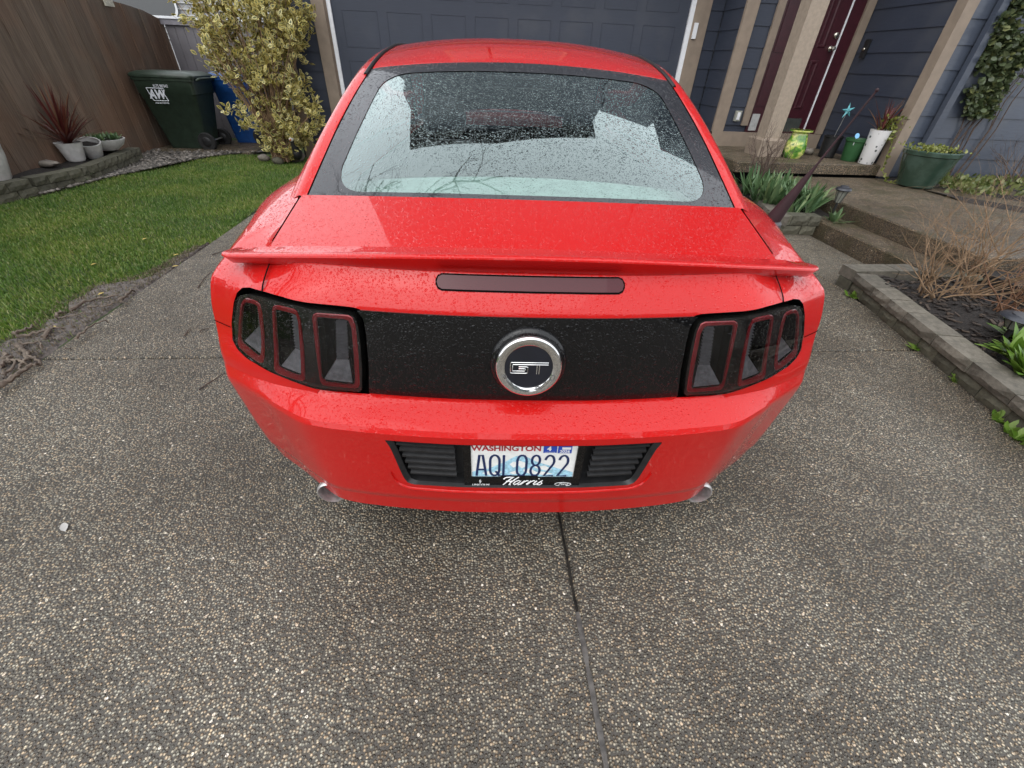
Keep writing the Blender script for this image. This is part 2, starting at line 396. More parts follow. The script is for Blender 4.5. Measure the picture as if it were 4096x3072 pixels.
# ------------------------------------------------------------------ ground, drive, lawn base
m = MB(); m.box(-120, 120, -120, 140, -.45, -.16); struct(m.build("ground", DIRT))
def slab(x0, x1, y0, y1, z0, z1, mat, name, parent, b=.008, nx=1):
    mb = MB(); q = [(x0, y0), (x1, y0), (x1, y1), (x0, y1)]; i = [(x0+b, y0+b), (x1-b, y0+b), (x1-b, y1-b), (x0+b, y1-b)]
    mb.add([(x, y, z0) for x, y in q]+[(x, y, z1-b) for x, y in q]+[(x, y, z1) for x, y in i], [(0, 1, 5, 4), (1, 2, 6, 5), (2, 3, 7, 6), (3, 0, 4, 7), (4, 5, 9, 8), (5, 6, 10, 9), (6, 7, 11, 10), (7, 4, 8, 11), (8, 9, 10, 11), (3, 2, 1, 0)])
    return mb.build(name, mat, parent)
m = MB(); m.box(-2.44, 3.70, -9, 8.4, -.155, -.022); DRIVE = struct(m.build("driveway", BLACKM))
JX, JY = .305, 2.13
for x0, x1 in ((-2.42, JX-.0055), (JX+.0055, 2.99)):
    for y0, y1 in ((-3.1, JY-.006), (JY+.006, 8.3), (-8.9, -3.115)): slab(x0, x1, y0, y1, -.15, 0, AGG, "slab", DRIVE)
for y0, y1 in ((2.9, 4.3), (4.31, 8.3)): slab(3.005, 3.66, y0, y1, -.15, .0, AGG, "slab", DRIVE)
# joint filler strips
for y0, y1, z, mt, nm in ((-3.1, .62, -.006, plain("grey_joint_filler", (.070, .064, .058), .7, var=.7, scale=20), "joint_filler"), (.62, 8.3, -.014, plain("joint_grit", (.020, .017, .014), .9, var=.6, scale=40), "joint_grit")):
    m = MB(); P = [(JX-.0085, y0+(y1-y0)*i/120, z+random.uniform(-.003, .002)) for i in range(121)]; m.strip(P, [(JX+.0085, p[1], p[2]) for p in P], closed=False); struct(m.build(nm, mt, DRIVE), "stuff")
def heightgrid(x0, x1, y0, y1, nx, ny, zf, mat, name, keep=None):
    mb = MB(); vs = [(x0+(x1-x0)*i/nx, y0+(y1-y0)*j/ny) for j in range(ny+1) for i in range(nx+1)]
    fs = []
    for j in range(ny):
        for i in range(nx):
            cx = x0+(x1-x0)*(i+.5)/nx; cy = y0+(y1-y0)*(j+.5)/ny
            if keep is None or keep(cx, cy): a = j*(nx+1)+i; fs.append((a, a+1, a+nx+2, a+nx+1))
    mb.add([(x, y, zf(x, y)) for x, y in vs], fs); return mb.build(name, mat, None, 80)
wob = lambda x, y: .012*math.sin(3.1*x+1.7*y)+.010*math.sin(5.3*y-2.2*x+1)
struct(heightgrid(-9, -2.415, -6, 11.5, 60, 150, lambda x, y: -.012+wob(x, y), LAWNB, "lawn"))
# bare strip of soil along the drive
def soilw(y): return mono([.6, 1.2, 1.9, 2.4, 2.75, 3.05, 3.3, 3.8], [.34, .38, .33, .27, .34, .33, .12, .02])(min(max(y, .6), 3.8))
mb = MB(); rows = []
for j in range(120):
    y = -.6+4.6*j/119; w = soilw(y)+.05*math.sin(9*y)+.03*math.sin(23*y); w = max(w, .015); rows.append([(-2.418-w*t, y, .008+wob(-2.42-w*t, y)*.5+.004*math.sin(PI*t)+.004*math.sin(31*y+20*t)+.003*math.sin(57*y-33*t) - (.035 if t in (0, 1) else 0)) for t in [k/8 for k in range(9)]])
mb.grid(rows, flip=True); struct(mb.build("soil_strip", DIRT, None, 80))
# gravel bed by the fence, paving under the bins
struct(heightgrid(-5.55, -3.4, 5.4, 8.8, 40, 60, lambda x, y: .020+wob(x, y)*.4, plain("gravel_base", (.07, .062, .055), .9, var=.5, scale=60, bump=.02, bs=70), "gravel_bed",
       lambda x, y: x < lin([5.4, 6.2, 7.2, 8.0, 8.8], [-4.98, -4.82, -4.62, -4.28, -3.5])(y)-.0))
GRAV = N("gravel_stones"); GRAV.base(GRAV.ramp(GRAV.rnd(), [(0, (.03, .027, .024)), (.4, (.075, .066, .056)), (.75, (.14, .12, .10)), (1, (.28, .25, .22))])); GRAV.set(Roughness=.6)
ico = MB().blob((0, 0, 0), (1, 1, .7), 3, 1, 0, .15); iv = np.array(ico.v); mb = MB()
for k in range(2600):
    y = random.uniform(5.5, 8.5); xr = lin([5.4, 6.2, 7.2, 8.0, 8.8], [-4.96, -4.80, -4.60, -4.26, -3.5])(y); xl = -5.3 if y < 7.5 else -5.4
    x = xr-abs(random.gauss(0, .22)) if y < 7.5 else random.uniform(xl, xr)
    s = random.uniform(.010, .026); a = random.uniform(0, 6.28); c, d = math.cos(a), math.sin(a)
    v = iv*np.array([s*1.3, s, s]); v = np.stack([v[:, 0]*c-v[:, 1]*d+x, v[:, 0]*d+v[:, 1]*c+y, v[:, 2]+.03+wob(x, y)*.4], 1); mb.add(v.tolist(), ico.f)
struct(mb.build("gravel", GRAV.m, None, 80), "stuff")
PAV = thing("paving", "row of damp grey paving slabs under the two wheeled bins", "paving")
for i, (x0, x1) in enumerate(((-5.38, -4.86), (-4.85, -4.33), (-4.32, -3.8))):
    for y0, y1 in ((8.35, 8.95), (8.96, 9.6)): slab(x0, x1, y0, y1, -.02, .035, AGG2, "slab", PAV)

# ------------------------------------------------------------------ walkway, step, porch, beds on the house side
WALK = struct(MB().box(4.06, 5.6, 2.2, 6.0, -.1, .19).build("walkway", SOIL))
slab(4.02, 7.2, 3.0, 6.0, .0, .30, AGG2, "slab", WALK, .012)
slab(3.70, 4.015, 2.98, 4.62, -.1, .155, AGG2, "step", WALK, .012)
PORCH = struct(MB().box(3.5, 5.5, 6.05, 7.38, -.1, .40).build("porch", AGG2)); slab(3.46, 5.56, 6.0, 7.4, .335, .46, AGG2, "slab", PORCH, .014)
m = MB(); m.box(3.47, 5.54, 6.03, 6.048, .19, .335); m.build("riser_shade", BLACKM, PORCH)  # matt black sheet: shade under the porch lip put in as colour
# mulch bed behind the near planter wall, earth of the blade-leaf bed, side bed
struct(heightgrid(2.86, 8, -1.5, 3.02, 60, 60, lambda x, y: .115+.02*math.sin(4*x+3*y)+.015*math.sin(9*x-7*y)+.02*max(0, x-3.2), SOIL, "mulch_bed", lambda x, y: x > lin([-1.5, 1.26, 2.98], [2.30, 2.76, 3.08])(y)))
struct(heightgrid(3.22, 4.0, 4.5, 6.05, 20, 30, lambda x, y: .15+.015*math.sin(9*x+7*y), SOIL, "planting_bed"))
struct(heightgrid(5.6, 9.5, 2.2, 5.98, 40, 40, lambda x, y: .30+.02*math.sin(7*x+5*y), SOIL, "side_bed"))

# ------------------------------------------------------------------ house
HOUSE = thing("house", "slate blue house with tan trim, double garage door and front porch", "house", (0, 8.3, 0))
HO = (0, 8.3, 0)
def hp(mb, name, mat, parent=None, smooth=None): return mb.build(name, mat, parent or HOUSE, smooth, off=HO)
EXP = .236
def plank_mesh(L, mat):
    mb = MB(); mb.add([(0, 0, 0), (L, 0, 0), (L, .012, EXP+.02), (0, .012, EXP+.02), (0, .02, 0), (L, .02, 0), (L, .02, EXP+.02), (0, .02, EXP+.02)], [(0, 1, 2, 3), (5, 4, 7, 6), (0, 4, 5, 1), (3, 2, 6, 7), (0, 3, 7, 4), (1, 5, 6, 2)])
    o = mb.build("plank", mat); return o
def siding_wall(p0, p1, z0, z1, mat, parent=None, first=None):
    """lap boards between two ground points, facing to the left of the direction p0->p1 turned clockwise (outwards = towards -normal)"""
    d = Vector((p1[0]-p0[0], p1[1]-p0[1], 0)); L = d.length; a = math.atan2(d.y, d.x)
    src = plank_mesh(L, mat); z = z0; k = 0
    while z < z1-.02:
        o = src if k == 0 else place(src, (0, 0, 0))
        o.parent = parent or HOUSE; o.location = (p0[0]-HO[0], p0[1]-HO[1], z-HO[2]); o.rotation_euler = (0, 0, a)
        if z+EXP > z1: o.scale = (1, 1, (z1-z)/(EXP+.02))
        z += EXP; k += 1
GY = 8.3
hp(MB().box(-2.9, 3.80, GY+.02, GY+.2, -.1, 2.9), "garage_wall", SIDE)
# wall core with door opening is hidden by the door itself; lap boards either side
ZP = (1.85-.75*1)  # a board edge height on this wall
zb = 1.85*1.1067-.647*.0  # placeholder kept simple
z_edge = 1.4-(1.4-1.85)*1.1067
zstart = z_edge-EXP*8
siding_wall((-2.71, GY-.002), (-2.31, GY-.002), zstart, 2.9, SIDE)
siding_wall((3.585, GY-.002), (3.80, GY-.002), zstart, 2.9, SIDE)
siding_wall((3.80, GY-.02), (3.80, 7.52), zstart, 2.9, SIDE)
hp(MB().box(-2.86, -2.71, GY-.03, GY+.2, -.05, 2.9), "corner_board", TAN)
hp(MB().box(-2.31, -2.135, GY-.03, GY+.02, -.02, 2.75), "trim_board", TAN); hp(MB().box(-2.1345, -2.10, GY-.022, GY+.02, -.02, 2.6), "weather_strip", plain("brown_stop", (.13, .095, .07), .6))
hp(MB().box(3.345, 3.585, GY-.03, GY+.02, -.02, 2.75), "trim_board", TAN)
hp(MB().box(-2.0995, -2.045, GY-.008, GY+.06, 0, 2.55), "weather_strip", WHITET); hp(MB().box(3.275, 3.3445, GY-.02, GY+.06, 0, 2.55), "weather_strip", WHITET)
hp(MB().box(3.375, 3.435, GY-.055, GY-.03, 1.79, 1.98), "door_keypad", WHITET)
hp(MB().box(-2.31, 3.585, GY-.031, GY+.02, 2.56, 2.85), "door_head_trim", TAN)
DOOR = hp(MB().box(-2.05, 3.30, GY+.075, GY+.11, -.02, 2.62), "garage_door", BLACKM)
DZ = [0, .38, .91-.0, 1.4-(1.4-1.42)*1.1067, 1.4+.55*1.1067, 2.62]; DZ = [0, .25, .836, 1.422, 2.009, 2.60]
PW = 5.35/8.3
for a, b in zip(DZ[:-1], DZ[1:]):
    mb = MB(); mb.box(-2.045, 3.295, GY+.04, GY+.0745, a+.006, b-.006); hp(mb, "door_section", GDOOR, DOOR)
pm = None
def panel_mesh(w, h):
    mb = MB(); y = 0
    A = [(0, 0), (w, 0), (w, h), (0, h)]; ins = lambda d: [(d, d), (w-d, d), (w-d, h-d), (d, h-d)]
    L = [[(x, .0, z) for x, z in A], [(x, -.023, z) for x, z in ins(.004)], [(x, -.023, z) for x, z in ins(.016)], [(x, -.001, z) for x, z in ins(.022)], [(x, -.001, z) for x, z in ins(.065)], [(x, -.008, z) for x, z in ins(.09)]]
    for p, q in zip(L[:-1], L[1:]): mb.strip(p, q)
    mb.add(L[-1], [(0, 1, 2, 3)]); o = mb.build("panel", GDOOR, DOOR); return o
src = panel_mesh(.52, .44); src.location = (-1.92, -.0+.038, .836+.075); used = False
for r in range(1, 5):
    for c in range(8):
        o = src if not used else place(src, (0, 0, 0), DOOR); used = True
        o.location = (-1.92+c*.645, .038, DZ[r]+.075)
# entry wall, post, doors
EY = 7.42
hp(MB().box(3.82, 5.5, EY+.02, EY+.2, .2, 2.9), "entry_wall", SIDE)
siding_wall((3.87, EY-.002), (4.13, EY-.002), .745-EXP*.0, 2.9, SIDE)
hp(MB().box(3.69, 3.865, EY-.03, EY+.02, .50, 2.9), "corner_board", TAN); hp(MB().box(4.13, 4.235, EY-.03, EY+.02, .745, 2.9), "trim_board", TAN)
hp(MB().box(3.69, 5.5, EY-.034, EY+.02, .46, .655), "skirting_board", TAN)
SL = hp(MB().box(4.236, 4.47, EY+.0, EY+.05, .66, 2.75), "side_light_panel", MAROON)
hp(MB().box(4.285, 4.43, EY-.008, EY, 1.0, 1.52), "panel", MAROON, SL); hp(MB().box(4.285, 4.43, EY-.008, EY, 1.65, 2.5), "panel", MAROON, SL)
hp(MB().box(4.275, 4.395, EY-.012, EY-.0005, .68, .90), "letter_flap", plain("brushed_plate", (.45, .45, .44), .45, .3), SL)
FD = hp(MB().box(4.50, 5.395, EY+.0, EY+.05, .66, 2.75), "front_door", MAROON)
for x0, x1 in ((4.60, 4.86), (4.90, 5.03)):
    for z0, z1 in ((.98, 1.58), (1.72, 2.6)):
        mb = MB(); w, h = x1-x0, z1-z0; ins = lambda d, y: [(x0+d, y, z0+d), (x1-d, y, z0+d), (x1-d, y, z1-d), (x0+d, y, z1-d)]
        L = [ins(0, EY), ins(.012, EY-.008), ins(.028, EY-.008), ins(.045, EY-.001), ins(.06, EY-.001)]
        for p, q in zip(L[:-1], L[1:]): mb.strip(p, q)
        mb.add(L[-1], [(0, 1, 2, 3)]); hp(mb, "panel", MAROON, FD)
hp(MB().box(4.55, 5.1, EY-.006, EY-.0005, .68, .86), "kick_plate", plain("smoky_kick_plate", (.05, .055, .05), .2), FD)
mb = MB(); Mx = Matrix.Translation((5.13, EY-.002, 1.865)) @ Matrix.Rotation(PI/2, 4, 'X'); mb.lathe([(.036, 0), (.036, .012), (.028, .02), (.001, .022)], 20, M=Mx); hp(mb, "deadbolt", BRASS, FD, 50)
mb = MB(); Mx = Matrix.Translation((5.12, EY-.002, 1.715)) @ Matrix.Rotation(PI/2, 4, 'X'); mb.lathe([(.034, 0), (.034, .008), (.014, .014), (.014, .04), (.030, .055), (.033, .07), (.026, .085), (.001, .09)], 20, M=Mx); hp(mb, "door_knob", BRASS, FD, 50)
hp(MB().box(5.185, 5.205, EY-.012, EY-.0005, .66, 2.75), "storm_door_edge", WHITET, FD)
hp(MB().box(5.40, 5.515, EY-.03, EY+.02, .66, 2.9), "trim_board", TAN)
RX = 5.52
hp(MB().box(RX+.02, RX+.2, 6.02, 7.5, .2, 2.9), "porch_side_wall", SIDE)
siding_wall((RX, EY-.03), (RX, 6.10), .50, 2.9, SIDE)
hp(MB().box(RX-.012, RX+.05, 5.97, 6.10, .33, 2.9), "corner_board", TAN); hp(MB().box(RX-.0125, RX+.13, 5.955, 5.9695, .33, 2.9), "corner_board", TAN)
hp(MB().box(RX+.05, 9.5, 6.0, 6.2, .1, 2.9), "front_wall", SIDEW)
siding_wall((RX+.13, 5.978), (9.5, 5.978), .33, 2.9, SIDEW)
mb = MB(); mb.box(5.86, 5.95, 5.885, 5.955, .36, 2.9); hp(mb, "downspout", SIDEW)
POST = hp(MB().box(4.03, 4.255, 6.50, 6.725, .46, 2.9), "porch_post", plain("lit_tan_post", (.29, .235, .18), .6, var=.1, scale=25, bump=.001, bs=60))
mb = MB(); mb.box(3.965, 4.32, 6.435, 6.79, .462, .66); mb.box(3.965, 4.32, 6.435, 6.79, .66, .68, top=.9); hp(mb, "post_base", TAN, POST)
mb = MB(); mb.box(3.985, 4.075, EY-.045, EY-.004, .80, .935); OUT = hp(mb, "outlet_cover", plain("clear_cover", (.30, .30, .26), .25)); mb = MB(); mb.box(4.01, 4.05, EY-.06, EY-.045, .82, .915); hp(mb, "outlet", WHITET, OUT)
mb = MB(); mb.box(RX-.035, RX-.004, 7.18, 7.26, 1.62, 1.83); BELL = hp(mb, "door_bell_box", BLACKP); mb = MB(); mb.blob((RX-.04, 7.22, 1.72), (.012, .02, .02), 1, 2, 0, 0); hp(mb, "bell_button", BRASS, BELL, 60)
hp(MB().box(3.83, 4.2, 7.46, 8.6, -.1, 2.9), "corner_infill", SIDE)
# upper storey and roofs, unseen; height and extent stretched to darken the rear-window reflection
ROOFM = plain("dark_shingles", (.035, .034, .035), .8, var=.4, scale=30)
def slab_roof(pts, th, name):
    mb = MB(); mb.add(pts+[(x, y, z-th) for x, y, z in pts], [(0, 1, 2, 3), (7, 6, 5, 4), (0, 4, 5, 1), (1, 5, 6, 2), (2, 6, 7, 3), (3, 7, 4, 0)]); return hp(mb, name, ROOFM)
def gable(x0, x1, y0, y1, z0, ze, xp, zp): return MB().add([(x0, y0, z0), (x1, y0, z0), (x1, y0, ze), (xp, y0, zp), (x0, y0, ze), (x0, y1, z0), (x1, y1, z0), (x1, y1, ze), (xp, y1, zp), (x0, y1, ze)], [(0, 1, 2, 3, 4), (9, 8, 7, 6, 5), (0, 4, 9, 5), (1, 6, 7, 2)])
UP = hp(gable(-2.8, 3.7, 8.1, 14, 2.9, 12.5, .0, 13.2), "upper_storey", SIDE)
slab_roof([(-3.6, 7.4, 12.6), (.0, 7.4, 13.4), (.0, 14.4, 13.4), (-3.6, 14.4, 12.6)], .16, "roof_slope"); slab_roof([(.0, 7.4, 13.4), (3.9, 7.4, 12.0), (3.9, 14.4, 12.0), (.0, 14.4, 13.4)], .16, "roof_slope")
slab_roof([(3.72, 7.0, 2.95), (9.8, 7.0, 2.95), (9.8, 8.55, 3.55), (3.72, 8.55, 3.55)], .14, "porch_roof"); hp(MB().box(5.6, 9.6, 6.4, 13, 2.9, 9.6), "side_wing", SIDE); hp(MB().box(3.71, 5.6, 8.0, 13, 3.6, 10.2), "added_wing", SIDE)  # middle block added, unseen, to close a bright gap in the reflected roofline
slab_roof([(-3.0, 7.85, 2.92), (3.71, 7.85, 2.92), (3.71, 8.1, 3.05), (-3.0, 8.1, 3.05)], .10, "garage_canopy")
for x0, x1 in ((-.6, .1), (.2, 1.5)):
    W = hp(MB().box(x0-.08, x1+.08, 8.05, 8.099, 3.75, 5.05), "window", TAN); hp(MB().box(x0, x1, 8.04, 8.05, 3.83, 4.97), "pane", SIDEGLASS, W)

# ------------------------------------------------------------------ fences on the left
FEN = thing("wooden_fence", "tall weathered brown board fence with rusty streaks beside the bins", "fence", (-5.4, 7, 0))
def fpart(mb, name, mat, smooth=None): return mb.build(name, mat, FEN, smooth, off=(-5.4, 7, 0))
y = 1.2; k = 0
ftop = mono([1, 7, 8.8, 9.6, 10.02], [2.05, 2.0, 1.94, 1.88, 1.80])
while y < 10.0:
    w = .142; x = -5.42+.006*math.sin(k*2.3); t = ftop(y+w/2)
    mb = MB(); mb.add([(x, y+.002, -.05), (x, y+w-.002, -.05), (x, y+w-.002, ftop(y+w)), (x, y+.002, ftop(y)), (x-.02, y+.002, -.05), (x-.02, y+w-.002, -.05), (x-.02, y+w-.002, ftop(y+w)), (x-.02, y+.002, ftop(y))],
                      [(0, 1, 2, 3), (7, 6, 5, 4), (3, 2, 6, 7), (0, 3, 7, 4), (1, 5, 6, 2), (0, 4, 5, 1)])
    fpart(mb, "board", FENCE); y += w+.002; k += 1
fpart(MB().box(-5.50, -5.445, 1.2, 10.02, .35, .44), "rail", FENCE); fpart(MB().box(-5.50, -5.445, 1.2, 10.02, 1.5, 1.59), "rail", FENCE)
tag(MB().box(-5.398, -5.385, 8.72, 8.92, 1.86, 1.98).build("plaque", plain("cream_plaque", (.50, .47, .38), .5, var=.3, scale=40)), "small cream plaque fixed near the top of the brown fence", "plaque")
GF = thing("vinyl_fence", "grey vinyl board fence with capped top rail behind the bins", "fence", (-4, 10.1, 0))
x = -5.38
while x < -2.9:
    mb = MB(); mb.box(x+.003, x+.147, 10.08, 10.10, .0, 1.72); mb.build("board", GREYV, GF, off=(-4, 10.1, 0)); x += .15
mb = MB(); mb.box(-5.42, -2.85, 10.04, 10.14, 1.72, 1.80); mb.build("top_rail", plain("grey_rail", (.20, .19, .21), .5), GF, off=(-4, 10.1, 0)); mb = MB(); mb.box(-5.43, -2.85, 10.02, 10.16, 1.80, 1.83); mb.build("rail_cap", WHITET, GF, off=(-4, 10.1, 0))
TR = thing("trailer", "grey ribbed trailer with a rounded dark window beyond the vinyl fence", "trailer", (-6.5, 13, 0))
def trp(mb, n, mt, s=None): return mb.build(n, mt, TR, s, off=(-6.5, 13, 0))
mb = MB(); mb.box(-9, -3.2, 12.3, 14.5, .4, 3.0); trp(mb, "trailer_body", plain("pale_grey_panel", (.34, .34, .35), .4, var=.1))
for i in range(14):
    mb = MB(); mb.tube([(-9, 12.29, 1.55+.1*i), (-3.2, 12.29, 1.55+.1*i)], .014, 6); trp(mb, "rib", plain("pale_rib", (.42, .42, .42), .4) if i == 0 else bpy.data.materials["pale_rib"], 60)
def rrect(x0, x1, z0, z1, r, y, n=6):
    out = []
    for cx, cz, a in ((x1-r, z1-r, 0), (x0+r, z1-r, 90), (x0+r, z0+r, 180), (x1-r, z0+r, 270)): out += [(cx+r*math.cos(math.radians(a+90*i/n)), y, cz+r*math.sin(math.radians(a+90*i/n))) for i in range(n+1)]
    return out
mb = MB(); A = rrect(-7.9, -6.2, 1.93, 2.45, .15, 12.25); B = rrect(-7.94, -6.16, 1.89, 2.49, .17, 12.25); mb.add(A, [tuple(range(len(A)-1, -1, -1))]); W = trp(mb, "trailer_window", SIDEGLASS)
mb = MB(); mb.strip([(a, 12.24, c) for a, b, c in A], [(a, 12.24, c) for a, b, c in B]); trp(mb, "window_rim", WHITET)
for k in (-8.2, -4.2):
    mb = MB(); mb.lathe([(.18, -.1), (.34, -.1), (.36, 0), (.34, .1), (.18, .1)], 24, M=Matrix.Translation((k, 12.6, .36)) @ Matrix.Rotation(PI/2, 4, 'X')); trp(mb, "wheel", RUBBER, 50)

# ------------------------------------------------------------------ block walls
def block_mesh(L, D, H, seed, mat, front):
    rr = random.Random(seed); mb = MB(); j = lambda: rr.uniform(-.006, .006)
    # rough split face on y=0 side
    xs = [0, L*.33, L*.66, L]; zs = [0, H*.5, H]
    rows = []
    for z in zs: rows.append([(x+(j() if 0 < x < L else 0), (.014 if (z in (0, H) or x in (0, L)) else 0)+abs(j()), z+(j()*.4 if 0 < z < H else 0)) for x in xs])
    mb.grid(rows); t = rows[-1]; b = rows[0]
    mb.add(t+[(L, D, H), (0, D, H)], [tuple(range(6))]); mb.add(b+[(L, D, 0), (0, D, 0)], [tuple(range(5, -1, -1))])
    mb.add([(L, D, 0), (0, D, 0), (0, D, H), (L, D, H)], [(0, 1, 2, 3)])
    mb.add([r[0] for r in rows]+[(0, D, H), (0, D, 0)], [(0, 1, 2, 3, 4)]); mb.add([r[-1] for r in rows]+[(L, D, H), (L, D, 0)], [(4, 3, 2, 1, 0)])
    return mb.build("block", mat)
def block_wall(root, path, courses, origin, seed):
    rr = random.Random(seed); P = [Vector((p[0], p[1], 0)) for p in path]
    for ci, (z, H, inset, D, mat, lens) in enumerate(courses):
        for a, b in zip(P[:-1], P[1:]):
            d = b-a; L = d.length; d.normalize(); nrm = Vector((d.y, -d.x, 0)); s = -rr.uniform(0, .08) if ci else 0
            ang = math.atan2(d.y, d.x)
            while s < L-.03:
                l = rr.choice(lens); s0 = max(s, 0); s1 = min(s+l, L)
                if s1-s0 > .05:
                    o = block_mesh(s1-s0-.006, D, H-.004, rr.randint(0, 9999), mat, None); p = a+d*(s0+.003)-nrm*inset
                    o.parent = root; o.location = (p.x-origin[0]+rr.uniform(-.004, .004), p.y-origin[1], z+rr.uniform(-.001, .003)); o.rotation_euler = (0, 0, ang+rr.uniform(-.018, .018))
                s += l
BW = thing("planter_wall", "low two-course grey block wall edging the bed of bare tan shrubs", "wall", (2.8, 2, 0))
# wall faces the drive: direction chosen so that outward normal points to -x
block_wall(BW, [(3.00, 3.02), (2.64, 1.26), (2.1, -1.3)], [(0, .085, 0.02, .15, BLOCKD, (.16, .20, .26)), (.085, .075, .0, .17, BLOCK, (.15, .2, .3))], (2.8, 2, 0), 3)
block_wall(BW, [(3.62, 3.04), (3.02, 3.02)], [(0, .085, -.15, .15, BLOCKD, (.2, .26)), (.085, .085, -.17, .17, BLOCK, (.2, .28))], (2.8, 2, 0), 4)
BW2 = thing("planter_wall", "low mossy block wall around the clump of broad blade leaves", "wall", (3.3, 5, 0))
block_wall(BW2, [(3.62, 6.0), (3.16, 4.46)], [(0, .10, 0, .15, BLOCKD, (.16, .2)), (.10, .10, -.005, .17, BLOCK, (.2, .28))], (3.3, 5, 0), 5)
block_wall(BW2, [(3.16, 4.45), (3.70, 4.42)], [(0, .10, 0, .15, BLOCKD, (.16, .2)), (.10, .10, -.005, .17, BLOCKD, (.2, .26))], (3.3, 5, 0), 6)
BW3 = thing("planter_wall", "dark stone block edging under the white pots by the brown fence", "wall", (-5.2, 6.5, 0))
block_wall(BW3, [(-5.28, 4.6), (-5.10, 5.55), (-4.96, 6.2), (-5.10, 7.0), (-5.22, 7.62)], [(0, .10, -.15, .15, BLOCKD, (.18, .22)), (.10, .09, -.16, .16, BLOCKD, (.18, .24))], (-5.2, 6.5, 0), 8)
struct(heightgrid(-5.5, -4.9, 4.4, 7.6, 10, 40, lambda x, y: .15+.012*math.sin(11*x+9*y), SOIL, "fence_bed", lambda x, y: x < lin([4.4, 5.55, 6.2, 7.0, 7.6], [-5.37, -5.19, -5.05, -5.19, -5.31])(y)))

# ------------------------------------------------------------------ houses across the road, mirrored in the paint and chrome
def far_house(x, y, w, d, h, mat, roofm, label):
    T = thing("neighbour_house", label, "house", (x, y, 0)); B = lambda mb, n, mt, p=None: mb.build(n, mt, p or T)
    B(MB().box(-w/2, w/2, -d/2, d/2, -.1, h), "wall", mat)
    mb = MB(); o = .5; mb.add([(-w/2-o, d/2+o, h-.1), (w/2+o, d/2+o, h-.1), (w/2+o, 0, h+2.2), (-w/2-o, 0, h+2.2), (-w/2-o, -d/2-o, h-.1), (w/2+o, -d/2-o, h-.1)], [(0, 1, 2, 3), (3, 2, 5, 4), (0, 3, 4), (1, 5, 2), (0, 4, 5, 1)]); B(mb, "roof", roofm)
    for i in range(3):
        for z in (.9, 3.4):
            if z+1.3 > h: continue
            cx = -w/2+w*(i+.5)/3; W = B(MB().box(cx-.7, cx+.7, d/2, d/2+.05, z, z+1.3), "window", WHITET); B(MB().box(cx-.62, cx+.62, d/2+.05, d/2+.06, z+.08, z+1.22), "pane", SIDEGLASS, W)
    B(MB().box(w*.42, w*.48, d/2, d/2+.05, 0, 2.1), "door", MAROON)
far_house(-9, -24, 11, 8, 5.4, plain("beige_siding", (.34, .30, .24), .7), ROOFM, "beige two-storey house across the road behind the camera")
far_house(5, -25, 10, 8, 5.6, plain("grey_green_siding", (.16, .19, .17), .7), ROOFM, "grey green house straight across the road from the drive")
far_house(18, -24, 10, 8, 5.2, plain("pale_siding", (.45, .45, .43), .7), ROOFM, "pale house further along the road")
struct(MB().box(-60, 60, -17, -11, -.158, -.10).build("road", plain("asphalt", (.05, .05, .052), .7, var=.2, scale=40)))
# ------------------------------------------------------------------ the red coupe
X0, PHI, YO = .085, .0467, 3.2
CAR = thing("red_car", "glossy red two-door coupe beaded with rain, parked on the driveway", "car",
            (X0+YO*math.sin(PHI), YO*math.cos(PHI), 0), -PHI)
def cpart(mb, name, mats, smooth=35, parent=None, fix=False): return mb.build(name, mats, parent or CAR, smooth, off=(0, YO, 0), fix=fix)
PLc = mono([0, .15, .30, .47, .58, .69, .77, .89], [0, .002, .011, .030, .052, .115, .172, .248])
YCc = lin([.23, .27, .300, .312, .40, .50, .60, .613, .627, .655, .662, .70, .80, .905, .915, .96, 1.00, 1.02],
          [.838, .832, .828, .820, .810, .800, .788, .787, .795, .868, .884, .886, .897, .913, .915, .943, .978, .99])
XSc = mono([.20, .31, .40, .50, .60, .70, .80, .90, .97, 1.0], [.880, .895, .904, .910, .914, .913, .904, .880, .848, .818])
def xk(z): return (XSc(z)-.55)/(.92-.55)
GXc = mono([0, .42, .58, .70, .80, .90], [1, 1, .82, .58, .42, .36])
def sm(a, b, x): t = min(1, max(0, (x-a)/(b-a))); return t*t*(3-2*t)
def gx(x, z): g = GXc(x)*(1-.65*sm(.58, .84, x)*(1-sm(.655, .79, z))); return g+(1-g)*.9*sm(.925, .985, z)
def Yf(x, z):
    x = abs(x); yc = YCc(z)
    if z > .613: yc = .787+(yc-.787)*gx(x, z)
    if x > .55: x = .55+(x-.55)/xk(z)
    return yc+PLc(x)
def S(x, z, off=0.0):
    """point on the tail of the car at (x, z), pushed out by off along the surface normal"""
    e = .004; y = Yf(x, z)
    p = Vector((x, y, z))
    if off:
        dx = Vector((2*e, Yf(x+e, z)-Yf(x-e, z), 0)); dz = Vector((0, Yf(x, z+.012)-Yf(x, z-.012), .024))
        nn = dx.cross(dz).normalized()
        if nn.y > 0: nn = -nn
        p += nn*off
    return p
def fx(x): return x-.030*max(0, (x-.5)/.35)
def avg(L): return [(fx(x), z) for x, z in L]
TLO = avg([(.416,.907),(.432,.911),(.547,.919),(.617,.926),(.679,.927),(.725,.926),(.755,.919),(.780,.901),(.803,.871),(.842,.799),(.856,.752),(.842,.730),(.807,.714),(.725,.699),(.643,.684),(.583,.672),(.514,.667),(.455,.664),(.428,.664),(.423,.675),(.412,.773),(.407,.837),(.408,.885)])
